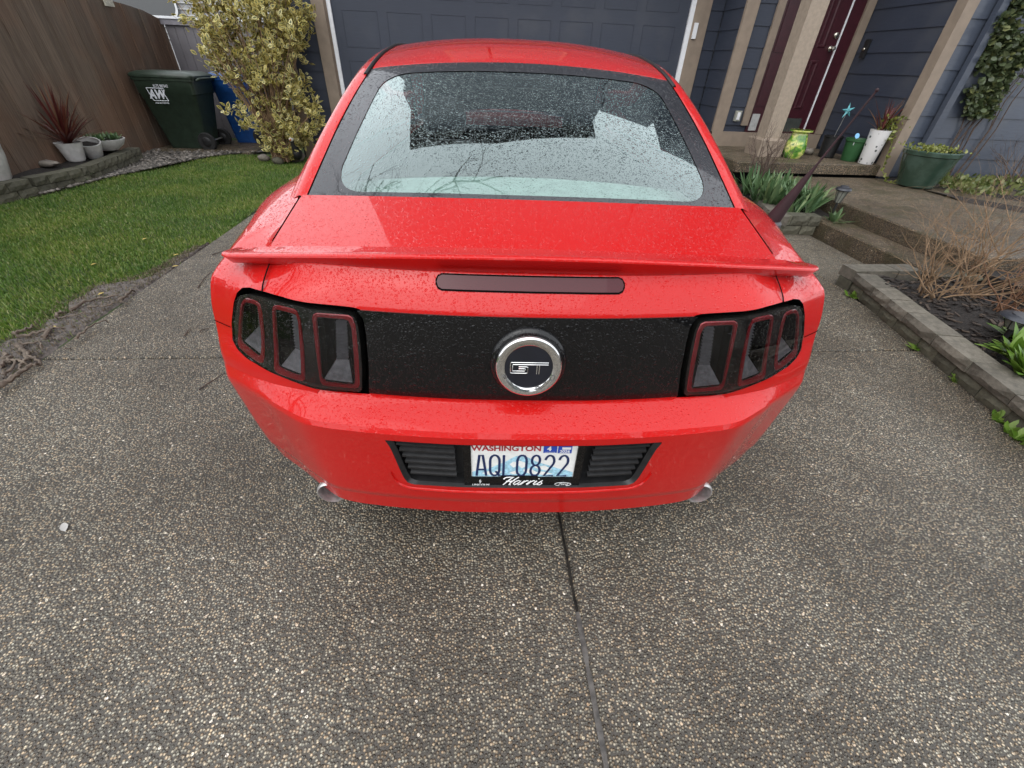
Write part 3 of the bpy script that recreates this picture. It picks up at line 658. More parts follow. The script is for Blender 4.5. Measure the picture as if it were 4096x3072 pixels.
TLU = avg([(.441,.890),(.487,.898),(.543,.903),(.584,.911),(.673,.914),(.736,.909),(.766,.897),(.790,.874),(.830,.803),(.845,.755),(.834,.737),(.801,.722),(.724,.705),(.641,.690),(.582,.678),(.513,.672),(.458,.670),(.447,.676),(.437,.736),(.430,.810),(.429,.863),(.433,.882)])
RO = [avg(L) for L in ([(.439,.886),(.448,.891),(.488,.893),(.528,.895),(.538,.890),(.542,.881),(.553,.781),(.561,.700),(.556,.688),(.539,.685),(.495,.682),(.461,.680),(.452,.686),(.449,.699),(.438,.790),(.434,.863)],
      [(.579,.897),(.585,.902),(.610,.904),(.639,.904),(.652,.897),(.657,.887),(.683,.793),(.706,.713),(.702,.702),(.673,.697),(.630,.693),(.615,.694),(.606,.701),(.602,.712),(.584,.795),(.574,.875)],
      [(.696,.893),(.705,.899),(.726,.899),(.744,.897),(.759,.889),(.774,.873),(.804,.815),(.834,.750),(.831,.737),(.810,.729),(.776,.718),(.756,.715),(.743,.720),(.734,.735),(.708,.815),(.696,.870)])]
RI = [avg(L) for L in ([(.451,.876),(.457,.879),(.492,.881),(.523,.884),(.528,.882),(.530,.875),(.538,.801),(.552,.714),(.548,.703),(.537,.699),(.499,.695),(.470,.693),(.463,.697),(.461,.705),(.452,.780),(.446,.858)],
      [(.584,.887),(.590,.889),(.615,.891),(.641,.891),(.646,.889),(.648,.881),(.668,.799),(.685,.733),(.684,.723),(.659,.717),(.631,.712),(.621,.711),(.614,.715),(.612,.725),(.597,.791),(.583,.869)],
      [(.707,.885),(.715,.888),(.733,.886),(.751,.883),(.760,.876),(.769,.865),(.793,.816),(.815,.766),(.812,.757),(.795,.750),(.770,.740),(.756,.736),(.747,.740),(.741,.752),(.721,.809),(.710,.863)])]
CO = [avg(L) for L in ([(.463,.868),(.490,.868),(.507,.759),(.476,.757)], [(.594,.882),(.616,.884),(.632,.783),(.608,.778)], [(.716,.878),(.736,.877),(.752,.815),(.730,.809)])]
FT = [avg(L) for L in ([(.475,.757),(.508,.758),(.550,.704),(.470,.696)], [(.607,.775),(.634,.779),(.682,.724),(.620,.714)], [(.729,.806),(.754,.813),(.810,.760),(.750,.740)])]

GRL = [(-.375, .588), (.375, .588), (.366, .556), (.356, .470), (.350, .425), (.342, .398), (.326, .388), (-.326, .388), (-.342, .398), (-.350, .425), (-.356, .470), (-.366, .556)]
# --- body shell: z-level loops running from the tail round both sides to the nose
zl = [.23, .245, .26, .275, .29, .300, .306, .312, .33]+[.33+.0135*i for i in range(1, 20)]+[.592, .60, .606, .613, .620, .627, .634, .643, .655, .6585, .662, .666]+[.675+.012*i for i in range(1, 20)]+[.908, .912, .918, .93, .945, .96, .975, .99, 1.0]
zl = sorted(set(round(z, 4) for z in zl))
tailx = [.011*i for i in range(0, 81)]                              # 0 .. .88
side = [(.893, .2505), (.900, .262), (.907, .285), (.913, .315), (.917, .36), (.920, .42), (.9215, .5)]
for i in range(1, 60): side.append((.922, .5+.045*i))
ylast = side[-1][1]
for x, y in [(.920, 3.25), (.916, 3.4), (.91, 3.6), (.90, 3.8), (.885, 4.0), (.86, 4.2), (.82, 4.38), (.76, 4.52), (.66, 4.62), (.5, 4.70), (.3, 4.75), (.1, 4.77), (0, 4.775)]: side.append((x, y))
ZTOP = mono([1.2, 1.8, 2.6, 3.6, 4.4, 5.2, 5.7], [1.0, 1.005, 1.0, .99, .94, .86, .78])
def shell_pt(x, p, z):
    if p is None: return Vector((x, Yf(x, z), z))
    xx = .55+(x-.55)*xk(z) if x > .55 else x
    f = min(1, max(0, (p-.25)/.6)); yc = YCc(z)
    if z > .613: yc = .787+(yc-.787)*gx(.89, z)
    yc = yc*(1-f)+.85*f
    y = yc+p
    xx += .058*sm(1.12, 1.6, y)*(1-sm(3.3, 4.2, y))*min(1, max(0, (z-.80)/.2))
    zz = z
    if y > 1.2: zz = .23+(z-.23)*(ZTOP(y)-.23)/.77
    return Vector((xx, y, zz))
cols = [(x, None) for x in tailx]+side
def lev(z, sx):
    out = []
    for x, p in cols:
        xt = x if (p is not None or x <= .55) else .55+(x-.55)*xk(z)
        v = shell_pt(x, p, z) if p is not None else Vector((xt, Yf(xt, z), z)); v.z -= .022*(sm(.5, .85, v.x) if p is None else 1-sm(1.2, 2.0, v.y))*min(1, max(0, (z-.84)/.16)); v.x *= sx; out.append(v)
    return out
AX_R, AX_F = 1.86, 4.58
body = MB(); quart = MB()
for sx in (1, -1):
    rows = [lev(z, sx) for z in zl]
    for i in range(len(zl)-1):
        for j in range(len(cols)-1):
            q = [rows[i][j], rows[i][j+1], rows[i+1][j+1], rows[i+1][j]]
            c = (q[0]+q[2])/2; ax = abs(c.x)
            if j < 84 and inpoly(ax, c.z, TLO): continue
            if j < 40 and inpoly(ax, c.z, GRL): continue
            if c.y > 1.3 and min(math.hypot(c.y-AX_R, c.z-.33), math.hypot(c.y-AX_F, c.z-.33)) < .365: continue
            (body if c.z < .66 or c.y > 1.3 else quart).add(q, [(0, 1, 2, 3) if sx > 0 else (3, 2, 1, 0)])
# bottom return of the rear valance
for sx in (1, -1):
    r0 = lev(zl[0], sx)[:95]; r1 = [Vector((v.x*.985, v.y+.012, .222)) for v in r0]; r2 = [Vector((v.x*.95, v.y+.09, .235)) for v in r0]
    body.grid([r2, r1, r0], flip=(sx < 0))
# fuse the opening edges: snap jagged cut of lamp and grille openings on to their outlines
def snap(mb, poly2, thr=.0125):
    P = resample([(x, z, 0) for x, z in poly2], 220)
    arr = np.array([(p.x, p.y) for p in P])
    cnt = {}
    for f in mb.f:
        for a, b in zip(f, f[1:]+f[:1]):
            ka = tuple(round(t, 4) for t in mb.v[a]); kb = tuple(round(t, 4) for t in mb.v[b]); k = (ka, kb) if ka < kb else (kb, ka); cnt[k] = cnt.get(k, 0)+1
    bnd = set()
    for k, v in cnt.items():
        if v == 1: bnd.add(k[0]); bnd.add(k[1])
    for i, v in enumerate(mb.v):
        if tuple(round(t, 4) for t in v) in bnd and v[1] < 1.25:
            sx = 1 if v[0] >= 0 else -1; ax = abs(v[0])
            d = np.hypot(arr[:, 0]-ax, arr[:, 1]-v[2]); j = int(d.argmin())
            if d[j] < thr:
                x, z = arr[j]; mb.v[i] = (sx*x, Yf(x, z), z)
snap(quart, TLO); snap(body, TLO); snap(body, [(max(x, 0), z) for x, z in GRL])
for sx in (1, -1):
    r0 = lev(1.0, sx)[:84]; quart.grid([r0, [Vector((v.x*.995, v.y+.02, v.z+.010)) for v in r0], [Vector((v.x*.97, v.y+.07, v.z+.012)) for v in r0]], flip=(sx < 0))
cpart(body, "body_shell", PAINT, 28, fix=True)
cpart(quart, "tail_panel", PAINT, 28, fix=True)

# --- top of the tail: boot lid, rear wings, spoiler
def ylip(x): return .947+.118*(abs(x)/.795)**2.2
def zlip(x): return 1.043-.056*(x/.795)**2
def lidfront(x): return 1.262+.062*(x/.64)**2
def zdeck(x, y):
    y0, y1 = ylip(x)+.035, lidfront(x); t = (y-y0)/(y1-y0); z0 = zlip(x)-.004; z1 = 1.090-.020*(x/.64)**2
    return z0+(z1-z0)*t
xe = lin([1.0, 1.08, 1.30, 1.36], [.668, .666, .661, .657])
lid = MB(); rows = []
for i in range(17):
    t = i/16; r = []
    for j in range(49):
        u = -1+2*j/48; x0 = u*.662; yb = ylip(x0)+.03; yf = lidfront(x0)+.004
        y = yb+(yf-yb)*t; x = u*(xe(y)-.0025); r.append((x, y, zdeck(x, y)))
    rows.append(r)
lid.grid(rows); lid.grid([rows[-1], [(x, y+.004, z-.012) for x, y, z in rows[-1]]])
cpart(lid, "boot_lid", PAINT, 40)
WIN = [(1.32, .6635), (1.5, .71), (1.8, .75), (2.0, .765), (3.0, .775), (3.8, .745)]
for sx in (1, -1):
    w = MB(); rows = []
    for j, Pt in enumerate(lev(1.0, 1)):
        if Pt.x < .675 and Pt.y < 2: continue
        if Pt.y > 4.05: break
        yi = max(Pt.y, 1.0)
        if yi <= 1.32: xi = xe(yi)+.0025; zi = zdeck(xi, yi)
        else: xi = lin([a for a, _ in WIN], [c for _, c in WIN])(yi); zi = lin([1.32, 1.5, 1.8, 2.0, 3.0, 3.8], [zdeck(.6635, 1.32), 1.080, 1.066, 1.060, 1.052, 1.03])(yi)
        r = []
        for k in range(11):
            t = k/10; x = xi+(Pt.x-xi)*t; s_ = 1-math.sqrt(max(0, 1-t**2.6)) if t < 1 else 1; q_ = sm(1.15, 1.45, yi); z = zi+(Pt.z-zi)*(t*(1-.38*q_)+.38*q_*s_); r.append((sx*x, yi+(Pt.y-yi)*t, z))
        rows.append(r)
    w.grid(rows, flip=(sx < 0)); cpart(w, "rear_wing", PAINT, 60)
sp = MB(); rows = []
NS = 81
for i in range(NS):
    u = -1+2*i/(NS-1); x = u*.788; a = abs(u)
    yl = ylip(x); zt = zlip(x); k = 1 if a < .985 else max(.7, 1-(a-.985)/.015*.3); tip = sm(.975, 1, a)*.010
    th = .045*(1-.34*sm(.2, 1, a))*k
    prof = [(yl+.075+tip, zdeck(x, yl+.075)-(.004 if a < .80 else .02)), (yl+.052+tip, zdeck(x, yl+.052)+.0012-.01*sm(.85, 1, a)), (yl+.032+tip, zt-.0030), (yl+.016+tip, zt-.0005), (yl+.006+tip, zt-.0005), (yl+.001+tip, zt-.0035), (yl+.000+tip, zt-.007), (yl+.021*k+tip, zt-th), (yl+.028*k+tip, zt-th-.003), (yl+.11, zt-th+.0)]
    rows.append([(x, y, z) for y, z in prof])
sp.grid(rows, flip=True); sp.add(rows[0], [tuple(range(10))]); sp.add(rows[-1], [tuple(range(9, -1, -1))])
cpart(sp, "spoiler", PAINT, 40)

# --- shut lines
def ribbon(pts, w, off, horizontal=False):
    mb = MB(); A, B = [], []
    for x, z in pts:
        if horizontal: A.append(S(x, z+w, off)); B.append(S(x, z-w, off))
        else: A.append(S(x-w, z, off)); B.append(S(x+w, z, off))
    mb.strip(A, B, closed=False); return mb
for sx in (1, -1):
    cpart(ribbon([(sx*(.662+.004*i/6), .990-.064*i/6) for i in range(7)], .0024, .0008), "shut_line", BLACKM, None)
    m = MB(); A, B = [], []
    for x, p in [(.90, None)]: pass
    cpart(ribbon([(sx*x, .790+.004*(x-.8)) for x in (.818, .83, .845, .86, .875, .885)], .0014, .0012, True), "shut_line", BLACKM, None)

# --- rear lamps
def patch(poly, off, holes=(), step=.012, thick=0.0, sx=1):
    mb = MB(); b = resample([(x, z, 0) for x, z in poly], max(24, int(sum((Vector(poly[i])-Vector(poly[i-1])).length for i in range(len(poly)))/.010)))
    pts = [Vector((p.x, p.y)) for p in b]; edges = [(i, (i+1) % len(b)) for i in range(len(b))]
    for h in holes:
        hb = resample([(x, z, 0) for x, z in h], 48); k = len(pts)
        pts += [Vector((p.x, p.y)) for p in hb]; edges += [(k+i, k+(i+1) % 48) for i in range(48)]
    xs = [p[0] for p in poly]; zs = [p[1] for p in poly]
    x = min(xs)+step/2
    while x < max(xs):
        z = min(zs)+step/2
        while z < max(zs):
            if inpoly(x, z, poly) and not any(inpoly(x, z, h) for h in holes): pts.append(Vector((x+random.uniform(-.001, .001), z+random.uniform(-.001, .001))))
            z += step
        x += step
    v, e, f, _, _, _ = delaunay_2d_cdt(pts, edges, [], 0, 1e-5)
    ff = []
    for t in f:
        c = sum((v[i] for i in t), Vector((0, 0)))/3
        if inpoly(c.x, c.y, poly) and not any(inpoly(c.x, c.y, h) for h in holes): ff.append(tuple(t) if sx > 0 else tuple(t)[::-1])
    mb.add([S(sx*p.x, p.y, off) for p in v], ff)
    if thick: mb.strip([S(sx*p.x, p.y, off) for p in b], [S(sx*p.x, p.y, off-thick) for p in b])
    return mb
def shrink(poly, d):
    cx = sum(p[0] for p in poly)/len(poly); cz = sum(p[1] for p in poly)/len(poly)
    return [(x+(cx-x)*d, z+(cz-z)*d) for x, z in poly]
for sx, word in ((1, "right"), (-1, "left")):
    lamp = MB()
    b = resample([(x, z, 0) for x, z in TLO], 120)
    lamp.strip([S(sx*p.x, p.y, 0) for p in b], [S(sx*p.x, p.y, -.045) for p in b])
    lamp.v += []; bp = patch(TLO, -.043, sx=sx); lamp.add(bp.v, bp.f)
    LAMP = cpart(lamp, "rear_lamp", BLACKM, 60)
    cpart(patch(TLU, -.001, [shrink(r, .02) for r in RI], thick=.03, sx=sx), "lamp_face", SMOKE, 40, LAMP)
    cpart(patch(TLU, .007, sx=sx), "lamp_cover", COVER, 60, LAMP)
    for ro, ri, co, ft in zip(RO, RI, CO, FT):
        A = resample([(x, z, 0) for x, z in ro], 56); B = resample([(x, z, 0) for x, z in ri], 56)
        k = min(range(56), key=lambda i: (B[i]-A[0]).length); B = B[k:]+B[:k]
        ring = MB(); ring.strip([S(sx*p.x, p.y, .0005) for p in A], [S(sx*p.x, p.y, .003) for p in [a.lerp(c, .2) for a, c in zip(A, B)]])
        ring.strip([S(sx*p.x, p.y, .003) for p in [a.lerp(c, .2) for a, c in zip(A, B)]], [S(sx*p.x, p.y, .003) for p in [a.lerp(c, .85) for a, c in zip(A, B)]])
        ring.strip([S(sx*p.x, p.y, .003) for p in [a.lerp(c, .85) for a, c in zip(A, B)]], [S(sx*p.x, p.y, -.002) for p in B])
        cpart(ring, "lamp_bezel", BEZEL, 40, LAMP)
        well = MB(); well.strip([S(sx*p.x, p.y, -.002) for p in B], [S(sx*p.x, p.y, -.040) for p in B]); cpart(well, "lamp_well", BLACKM, 60, LAMP)
        rib = MB(); K = 12
        for i in range(K):
            t0, t1 = i/K, (i+1)/K
            def P(t, s, off):
                a = Vector(co[0]).lerp(Vector(co[3]), t); b2 = Vector(co[1]).lerp(Vector(co[2]), t); q = a.lerp(b2, s); return S(sx*q.x, q.y, off)
            tm = t0*.35+t1*.65
            for ta, tb, oa, ob in ((t0, tm, -.026, -.016), (tm, t1, -.016, -.026)):
                rib.grid([[P(ta, s/3, oa) for s in range(4)], [P(tb, s/3, ob) for s in range(4)]], 1 if oa > ob else 0)  # down-facing facets take the dark material: shade put into their colour
        cpart(rib, "ribbed_reflector", [REFL, REFL_SHADE], 20, LAMP)
        foot = MB(); rows = []
        for i in range(6):
            t = i/5; a = Vector(ft[0]).lerp(Vector(ft[3]), t); c = Vector(ft[1]).lerp(Vector(ft[2]), t); rows.append([S(sx*q.x, q.y, -.021+.017*t) for q in [a.lerp(c, s/4) for s in range(5)]])
        foot.grid(rows); foot.strip([r[0] for r in rows], [r[0]+Vector((0, .02, 0)) for r in rows], closed=False); foot.strip([r[-1] for r in rows], [r[-1]+Vector((0, .02, 0)) for r in rows], closed=False)
        cpart(foot, "reflector_foot", REFLF, 30, LAMP)

# --- black panel between the lamps, round badge, high brake light
PAN = [(-.426, .668), (.426, .668), (.413, .76), (.408, .84), (.409, .885), (.424, .9065), (-.424, .9065), (-.409, .885), (-.408, .84), (-.413, .76)]
PANEL = cpart(patch(PAN, .006, step=.02, thick=.012), "deck_panel", BLACKG, 40)
bc = S(0, .787, .004); bn = (S(0, .787, 1)-S(0, .787, 0)).normalized(); bx = Vector((1, 0, 0)); bu = bn.cross(bx).normalized()
if bu.z < 0: bu = -bu
BM = Matrix(((bx.x, bu.x, bn.x, bc.x), (bx.y, bu.y, bn.y, bc.y), (bx.z, bu.z, bn.z, bc.z), (0, 0, 0, 1)))
m = MB(); m.lathe([(.098, -.004), (.098, .004), (.094, .009), (.088, .011), (.086, .016), (.0845, .020)], 56, M=BM); BASE = cpart(m, "badge_base", BLACKG, 40)
m = MB(); m.lathe([(.0845, .018), (.0842, .026), (.0815, .030), (.077, .0308), (.066, .0285), (.0612, .026), (.0608, .0235)], 72, M=BM, cap=False); cpart(m, "badge_ring", CHROME, 50, BASE)
m = MB(); m.add([BM @ Vector((.0612*math.cos(2*PI*i/56), .0612*math.sin(2*PI*i/56), .0235)) for i in range(56)], [tuple(range(56))]); cpart(m, "badge_disc", plain("badge_navy_black", (.008, .009, .014), .35), None, BASE)
K = .0846/655
def bpt(x, y, h=.0245): return BM @ Vector(((x-970)*K, -(y-880)*K, h))
g1 = [(1355, 780), (640, 780), (617, 788), (610, 810), (610, 990), (618, 1012), (640, 1020), (920, 1020), (946, 1012), (955, 990), (955, 905), (948, 883), (925, 875), (775, 875)]
g2 = [(1355, 825), (665, 825), (653, 830), (650, 845), (650, 955), (654, 967), (665, 971), (885, 971), (900, 966), (905, 950), (905, 935), (900, 923), (885, 918), (775, 918)]
m = MB()
for pl in (g1, g2, [(1135, 832), (1131, 1032)], [(1181, 832), (1177, 1032)]): m.tube([bpt(x, y) for x, y in pl], .0013, 6)
cpart(m, "gt_letters", CHROME, 50, BASE)
m = MB()
for ch, (px, py) in zip("FORD", ((478, 1090), (735, 1345), (1185, 1345), (1452, 1100))):
    vs_, fs_ = text2d(ch, .024, 0, -.0001); ang = math.atan2((px-970), (py-880))
    for v in range(len(vs_)):
        pass
    outl = set(); cnt = {}
    for f in fs_:
        for a, b in zip(f, f[1:]+f[:1]): k = (min(a, b), max(a, b)); cnt[k] = cnt.get(k, 0)+1
    for (a, b), c in cnt.items():
        if c == 1:
            q = []
            for i in (a, b):
                x, y = vs_[i][0]*1.25, vs_[i][1]*.72; xr = x*math.cos(ang)-y*math.sin(ang); yr = x*math.sin(ang)+y*math.cos(ang)
                q.append(BM @ Vector(((px-970)*K+xr, -(py-880)*K+yr, .0298)))
            m.tube(q, .00055, 4)
cpart(m, "badge_lettering", plain("engraved_grey", (.10, .10, .10), .4, .6), None, BASE)
def stadium(cx, cz, hw, hh, n=8):
    out = []
    for i in range(n+1): a = PI/2-PI*i/n; out.append((cx+hw-hh+hh*math.cos(a), cz+hh*math.sin(a)))
    for i in range(n+1): a = -PI/2-PI*i/n; out.append((cx-hw+hh+hh*math.cos(a), cz+hh*math.sin(a)))
    return out
STOP = cpart(patch(stadium(0, .973, .232, .0165), .0015, thick=.004, step=.02), "high_brake_light", BLACKM, 40)
cpart(patch(stadium(0, .973, .228, .0130), .0035, thick=.003, step=.02), "brake_lens", BRAKE, 40, STOP)

# --- lower grille with number plate
GP = resample([(x, z, 0) for x, z in GRL], 160)
m = MB(); m.strip([S(p.x, p.y, .0) for p in GP], [S(p.x, p.y, -.05) for p in GP]); bp = patch(GRL, -.048, step=.03); m.add(bp.v, bp.f)
GRILLE = cpart(m, "lower_grille", BLACKP, 60)
GI = resample([(x, z, 0) for x, z in shrink(GRL, .03)], 160)
m = MB(); m.strip([S(p.x, p.y, .001) for p in GP], [S(p.x, p.y, -.012) for p in GI]); cpart(m, "grille_rim", BLACKP, 60, GRILLE)
for sx in (1, -1):
    for i in range(6):
        z = .556-.0265*i; xo = .360-.0045*i-.006; xi = .195
        m = MB(); rows = []
        for t in range(9):
            x = sx*(xi+(xo-xi)*t/8); rows.append([S(x, z+.009, -.030), S(x, z+.004, -.014), S(x, z-.0005, -.0125), S(x, z-.004, -.014), S(x, z-.012, -.030)])
        m.grid(rows, flip=(sx < 0)); cpart(m, "slat", BLACKP, 50, GRILLE)
YP = .824
def PB(x0, x1, y0, y1, z0, z1): return MB().box(x0, x1, y0, y1, z0, z1)
m = MB()
m.box(-.172, -.150, YP-.004, YP+.03, .386, .575); m.box(.150, .172, YP-.004, YP+.03, .386, .575); m.box(-.1499, .1499, YP-.004, YP+.03, .386, .4245); m.box(-.065, .045, YP-.0045, YP+.01, .4235, .4305)
FRAME = cpart(m, "plate_frame", BLACKG, None, GRILLE)
PLATE = thing("number_plate", "white state number plate with pale blue mountain, reading AQL0822", "number plate", (0, 0, 0)); PLATE.parent = None
PLATE.location = (X0+YP*math.sin(PHI), YP*math.cos(PHI), .40); PLATE.rotation_euler = (0, 0, -PHI)
def ppart(mb, name, mat, smooth=None): return mb.build(name, mat, PLATE, smooth, off=(0, YP, .40))
ppart(MB().box(-.1498, .1498, YP, YP+.0015, .4246, .565), "plate_sheet", WHITEP)
def flatpoly(pts, y):
    mb = MB(); v, e, f, _, _, _ = delaunay_2d_cdt([Vector(p) for p in pts], [(i, (i+1) % len(pts)) for i in range(len(pts))], [], 1, 1e-6)
    mb.add([(p.x, y, p.y) for p in v], [tuple(reversed(t)) for t in f]); return mb
mt = [(-.148, .4255), (-.148, .444), (-.128, .455), (-.10, .459), (-.07, .478), (-.05, .490), (-.035, .503), (-.022, .512), (-.012, .514), (.0, .510), (.006, .511), (.018, .503), (.034, .492), (.055, .482), (.075, .474), (.10, .462), (.125, .455), (.148, .444), (.148, .4255)]
mm = flatpoly(mt, YP-.0004); sn = MB()
ppart(mm, "plate_mountain", PALEBLUE)
for poly in ([(-.040, .478), (-.03, .490), (-.018, .487), (-.012, .494), (.004, .487), (.010, .470), (-.004, .462), (-.014, .474), (-.028, .464)], [(-.12, .440), (-.10, .449), (-.085, .442), (-.075, .455), (-.06, .446), (-.07, .436), (-.10, .432)],
             [(.03, .480), (.05, .470), (.062, .474), (.085, .458), (.07, .452), (.05, .458), (.035, .464)], [(.0, .455), (.02, .462), (.04, .446), (.06, .448), (.09, .438), (.06, .433), (.02, .438), (.005, .446)], [(-.04, .442), (-.02, .452), (-.008, .443), (-.025, .434)]):
    q = flatpoly(poly, YP-.0008); sn.add(q.v, q.f)
ppart(sn, "plate_snow", WHITEP)
def arc(cx, cz, rx, rz, a0, a1, n=9): return [(cx+rx*math.cos(math.radians(a0+(a1-a0)*i/n)), cz+rz*math.sin(math.radians(a0+(a1-a0)*i/n))) for i in range(n+1)]
GLY = {'A': [[(-.02, 0), (.19, 1), (.39, 1), (.60, 0)], [(.09, .30), (.49, .30)]],
       'Q': [arc(.29, .72, .29, .28, 180, 0)+arc(.29, .28, .29, .28, 0, -180)+[(0, .72)], [(.36, .22), (.60, -.02)]],
       'L': [[(0, 1), (0, 0), (.52, 0)]],
       '0': [arc(.29, .72, .29, .28, 180, 0)+arc(.29, .28, .29, .28, 0, -180)+[(0, .72)]],
       '8': [arc(.29, .76, .25, .24, -90, 270, 16), arc(.29, .26, .29, .26, -90, 270, 16)],
       '2': [arc(.29, .72, .28, .28, 165, -25)+[(.02, .0), (.60, .0)]]}
m = MB()
H, Z0 = .086, .430
for ch, cx in zip("AQL0822", (-.121, -.082, -.043, -.004, .036, .076, .116)):
    for pl in GLY[ch]: m.tube([(cx-.0137+x*.046, YP-.0012, Z0+z*H) for x, z in pl], .0036, 6, flat=(0, 1, 0))
ppart(m, "plate_number", NAVY, 60)
def put_text(s, size, cx, cz, y, shear=0, bold=0, sx=1, space=1.0):
    v, f = text2d(s, size, shear, bold, space); mb = MB(); mb.add([(cx+p[0]*sx, y, cz+p[1]) for p in v], f); return mb
ppart(put_text("WASHINGTON", .0285, -.050, .5425, YP-.0010, 0, .0009, 1.0), "plate_state_name", REDINK)
ppart(MB().box(.054, .092, YP-.0012, YP, .527, .560), "month_sticker", BLUEINK); ppart(MB().box(.095, .134, YP-.0014, YP, .526, .560), "year_sticker", BLUEINK)
ppart(put_text("4", .024, .070, .5435, YP-.002, 0, .0008), "month_number", WHITEP); ppart(put_text("2026", .0145, .1145, .5335, YP-.002, 0, .0004), "year_number", WHITEP)
ppart(put_text("WASHINGTON", .0042, .073, .5300, YP-.002), "sticker_state_name", WHITEP)
ppart(MB().box(.106, .131, YP-.0022, YP-.001, .5415, .550), "sticker_strip", WHITEP)
# frame lettering
LET = plain("white_lettering", (.8, .8, .8), .4)
cpart(put_text("LINCOLN", .0118, -.123, .3925, YP-.0052, 0, .0003), "frame_lettering", LET, None, FRAME)
m = MB(); m.tube([(-.125+.0024*math.cos(a)*1.0, YP-.0052, .4085+.0062*math.sin(a)) for a in [2*PI*i/12 for i in range(13)]], .0006, 4); m.tube([(-.125, YP-.0052, .402), (-.125, YP-.0052, .415)], .0005, 4); m.tube([(-.1275, YP-.0052, .4085), (-.1225, YP-.0052, .4085)], .0005, 4)
cpart(m, "frame_star", LET, None, FRAME)
m = MB(); m.tube([(.123+.0245*math.cos(a), YP-.0052, .3965+.0076*math.sin(a)) for a in [2*PI*i/28 for i in range(29)]], .0007, 4); cpart(m, "frame_oval", LET, None, FRAME)
cpart(put_text("Ford", .0125, .123, .3968, YP-.0052, .45, .0002, 1.15), "frame_script", LET, None, FRAME)
HS = [[(.02, .72), (.0, .80), (.05, .93), (.16, .97), (.30, .96), (.24, .80), (.16, .40), (.10, .05)], [(.47, .98), (.38, .70), (.30, .30), (.30, .06), (.36, .05)], [(.12, .50), (.24, .47), (.40, .56)],
      [(.60, .50), (.53, .58), (.45, .45), (.42, .18), (.48, .06), (.56, .22), (.62, .55), (.57, .20), (.60, .06), (.66, .14)],
      [(.66, .14), (.74, .56), (.70, .20), (.68, .05), (.74, .40), (.82, .57), (.87, .52)], [(.87, .14), (.96, .56), (.92, .20), (.90, .05), (.96, .40), (1.04, .57), (1.09, .52)],
      [(1.15, .55), (1.10, .18), (1.14, .06), (1.20, .16)], [(1.17, .78), (1.185, .82)], [(1.22, .18), (1.34, .60), (1.31, .48), (1.38, .22), (1.33, .05), (1.24, .10), (1.22, .18)]]
m = MB()
for pl in HS: m.tube([(-.066+(x+y*.16)*.0885, YP-.0058, .3915+y*.0375) for x, y in pl], .0022, 6, flat=(0, 1, 0))
cpart(m, "frame_dealer_script", LET, 60, FRAME)

m = MB(); bead = [(-.383, .44), (-.376, .405), (-.362, .380), (-.335, .366), (-.2, .363), (0, .362), (.2, .363), (.335, .366), (.362, .380), (.376, .405), (.383, .44)]
bead = resample([(x, z, 0) for x, z in bead], 60, False); rows = [[S(p.x, p.y+.006, -.001), S(p.x, p.y+.002, .005), S(p.x, p.y-.003, .005), S(p.x, p.y-.009, -.001)] for p in bead]; m.grid(rows, flip=True); cpart(m, "grille_surround", PAINT, 60)
# --- exhaust tips, wheels, underbody, aerial
for sx in (1, -1):
    m = MB(); Mx = Matrix.Translation((sx*.632, .915, .226)) @ Matrix.Rotation(math.radians(-92), 4, 'X')
    m.lathe([(.041, 0), (.045, .002), (.047, .008), (.045, .02), (.043, .25)], 28, M=Mx, cap=False); m.lathe([(.041, 0), (.039, .01), (.039, .2)], 28, M=Mx, cap=False); cpart(m, "exhaust_tip", STEEL, 50)
def wheel(y, sx):
    c = Matrix.Translation((sx*.80, y, .33)) @ Matrix.Rotation(PI/2, 4, 'Y')
    m = MB(); m.lathe([(.235, -.11), (.30, -.118), (.325, -.09), (.33, 0), (.325, .09), (.30, .118), (.235, .11)], 40, M=c, cap=False); t = cpart(m, "tyre", RUBBER, 40)
    r = MB(); r.lathe([(.235, -.11), (.22, -.08), (.22, .08), (.235, .11)], 40, M=c, cap=False)
    for k in range(5):
        a = 2*PI*k/5; r.tube([c @ Vector((.03*math.cos(a), .03*math.sin(a), sx*.07)), c @ Vector((.225*math.cos(a), .225*math.sin(a), sx*.085))], .03, 6)
    r.lathe([(.06, sx*.05), (.06, sx*.095), (.001, sx*.10)], 20, M=c); cpart(r, "wheel_rim", STEEL, 40, t)
    a = MB(); pts = [(sx*.918, y+.372*math.cos(q), .33+.372*math.sin(q)) for q in [PI*i/24 for i in range(25)]]; a.tube(pts, .012, 6); cpart(a, "arch_lip", PAINT, 50)
    a = MB(); q = [PI*i/24-.15 for i in range(25)]; a.strip([(sx*.90, y+.375*math.cos(i), .33+.375*math.sin(i)) for i in q], [(sx*.62, y+.375*math.cos(i), .33+.375*math.sin(i)) for i in q], closed=False); cpart(a, "wheel_well", BLACKM, 40)
for y in (AX_R, AX_F):
    for sx in (1, -1): wheel(y, sx)
m = MB(); m.box(-.62, .62, 1.0, 5.3, .20, .30); cpart(m, "underbody", BLACKM, None)
m = MB(); m.box(-.60, .60, 1.04, 1.30, .45, .97); cpart(m, "boot_core", BLACKM, None)
m = MB(); ab, at_ = Vector((.838, 1.44, .996)), Vector((.93, 1.35, 1.375))
m.tube([ab, ab.lerp(at_, .06), ab.lerp(at_, .42), ab.lerp(at_, .5), at_], [.028, .024, .0075, .0035, .0028], 10); m.blob(at_, (.0055, .0055, .0055), 1, 1, 0, 0)
AER = cpart(m, "aerial", plain("dark_plum_rubber", (.020, .006, .009), .75, var=.2), 60)
m = MB(); m.lathe([(.036, -.012), (.036, .004), (.029, .012)], 20, c=tuple(ab)); cpart(m, "aerial_collar", plain("grey_rubber", (.06, .06, .065), .6), 40, AER)

